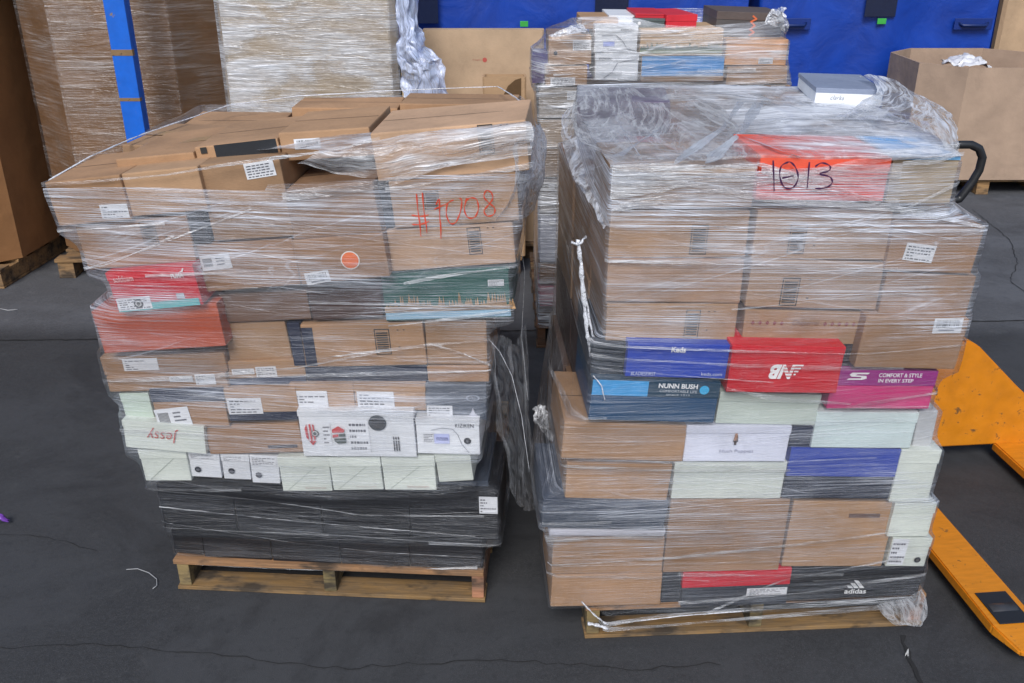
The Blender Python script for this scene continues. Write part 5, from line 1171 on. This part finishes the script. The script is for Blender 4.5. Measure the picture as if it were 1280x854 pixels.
# ================================================================ pallet jack
yel = worn_paint(srgb(216, 134, 26), srgb(120, 84, 44), .11); blk = plain('black steel', (.018, .019, .022), .4)
jk = Frame((1.42, 3.40), (1.42 + .55, 3.40 + .052))
jr = empty('pallet_jack', Matrix.Translation(jk.P(0, 0, 0)) @ Matrix.Rotation(jk.a, 4, 'Z'), 'yellow hand pallet jack with black loop handle beside the film-wrapped load', 'pallet jack')
def fork(x0, x1):
    y0, y1 = .0, -1.2; bm = bmesh.new(); w_ = x1 - x0
    prof = [(x0, y0), (x1, y0), (x1, y1 + .12), (x1 - w_ * .22, y1 + .02), (x0 + w_ * .5, y1), (x0 + w_ * .22, y1 + .02), (x0, y1 + .12)]
    lo = [bm.verts.new((x, y, .045)) for x, y in prof]; hi = [bm.verts.new((x, y, .085 - (.02 if y < y1 + .06 else 0))) for x, y in prof]
    n = len(prof)
    for i in range(n): bm.faces.new((lo[i], lo[(i + 1) % n], hi[(i + 1) % n], hi[i]))
    bm.faces.new(lo[::-1])
    # top with a roller window
    wy0, wy1, wx0, wx1 = y1 + .27, y1 + .12, x0 + w_ * .16, x1 - w_ * .16
    a = bm.faces.new(hi); bmesh.ops.recalc_face_normals(bm, faces=bm.faces)
    bmesh.ops.bevel(bm, geom=list(bm.edges), offset=.006, segments=2, affect='EDGES')
    me = bpy.data.meshes.new('m'); bm.to_mesh(me); bm.free(); me.materials.append(yel); f = link('fork', me, jr)
    link('roller_window', multi_box([(wx0, wx1, wy1, wy0, .0842, .0862)], blk), f)
    link('roller', tube_me([(wx0 + .01, (wy0 + wy1) / 2, .055), (wx1 - .01, (wy0 + wy1) / 2, .055)], .037, plain('roller', (.05, .05, .055), .35), 18), f)
    return f
fork(.0, .158); fork(.635, .793)
# bridge plate between the forks: trapezoid outline, sloping shoulders
pl_ = [(-.01, .075), (.81, .075), (.81, .24), (.68, .35), (.47, .545), (.42, .572), (.10, .572), (.0, .50)]
bm = bmesh.new(); fv = [bm.verts.new((x, -.012, z)) for x, z in pl_]; bv = [bm.verts.new((x * .98 + .005, .10, z * .99)) for x, z in pl_]
bm.faces.new(fv); bm.faces.new(bv[::-1])
for i in range(len(pl_)): bm.faces.new((fv[i], bv[i], bv[(i + 1) % len(pl_)], fv[(i + 1) % len(pl_)]))
bmesh.ops.recalc_face_normals(bm, faces=bm.faces); bmesh.ops.bevel(bm, geom=list(bm.edges), offset=.008, segments=2, affect='EDGES')
me = bpy.data.meshes.new('m'); bm.to_mesh(me); bm.free(); me.materials.append(yel); link('bridge_plate', me, jr)
link('pump_housing', box_me(.20, .36, .12, .26, .12, .40, blk, .02), jr)
for x in (.22, .31): link('steering_wheel', tube_me([(x, .20, .09), (x + .05, .20, .09)], .09, plain('tyre', (.03, .03, .032), .6), 24), jr)
# handle: shaft and D-shaped loop
hp = at_y(1212, 212, 3.95); Mj = jr.matrix_world.inverted(); hl = Mj @ hp
link('handle_shaft', tube_me([(.28, .20, .36), (.22, .24, .6), (hl.x - .12, hl.y, hl.z - .10), (hl.x - .10, hl.y, hl.z - .0)], .017, blk, 12), jr)
lp = [(1186, 186), (1198, 181), (1214, 181), (1224, 186), (1228, 197), (1224, 213), (1215, 228), (1206, 240), (1199, 249), (1190, 250)]
Q = [Mj @ at_y(x, y, 3.95) for x, y in lp]; Q2 = []
for i in range(len(Q) - 1):
    for k in range(3): Q2.append(Q[i].lerp(Q[i + 1], k / 3))
Q2.append(Q[-1]); link('handle_grip', tube_me(Q2, .0175, blk, 12), jr)

# small litter
p = ground(8, 656)
def leafy(name, label, cat, p, s, col, seed):
    o = sheet([[(p.x - s, p.y - s * .5, .02), (p.x, p.y - s * .6, .035), (p.x + s, p.y - s * .3, .015)], [(p.x - s, p.y, .03), (p.x, p.y, .05), (p.x + s, p.y + .1 * s, .02)], [(p.x - s * .6, p.y + s * .5, .015), (p.x, p.y + s * .6, .03), (p.x + s * .8, p.y + s * .4, .015)]], 14, 14, s * .25, seed, plain('litter', col, .4), (3, 3), None, name)
    tag(o, label, cat); return o
leafy('plastic_scrap', 'crumpled purple plastic scrap on the asphalt', 'litter', ground(4, 656), .024, srgb(120, 70, 170), 2)
leafy('paper_scrap', 'tiny white scrap beside the ground joint', 'litter', ground(940, 838) if False else ground(1132, 826), .006, (.6, .6, .6), 4)
pts = [ground(x, y, .006) for x, y in ((158, 712), (172, 711), (186, 716), (196, 724), (196, 732), (191, 736))]
o = link('string_end', tube_me(pts, .0016, plain('string', (.35, .35, .36), .6), 6)); tag(o, 'thin pale string end on the asphalt by the pallet', 'string')
o = link('string_end', tube_me([p + Vector((0, 0, .0)) for p in [ground(x, y, .005) for x, y in ((0, 386), (10, 388), (22, 387))]], .003, plain('string', (.35, .35, .36), .6), 6)); tag(o, 'scrap of twine near the slab joint by the brown bulk carton', 'string')
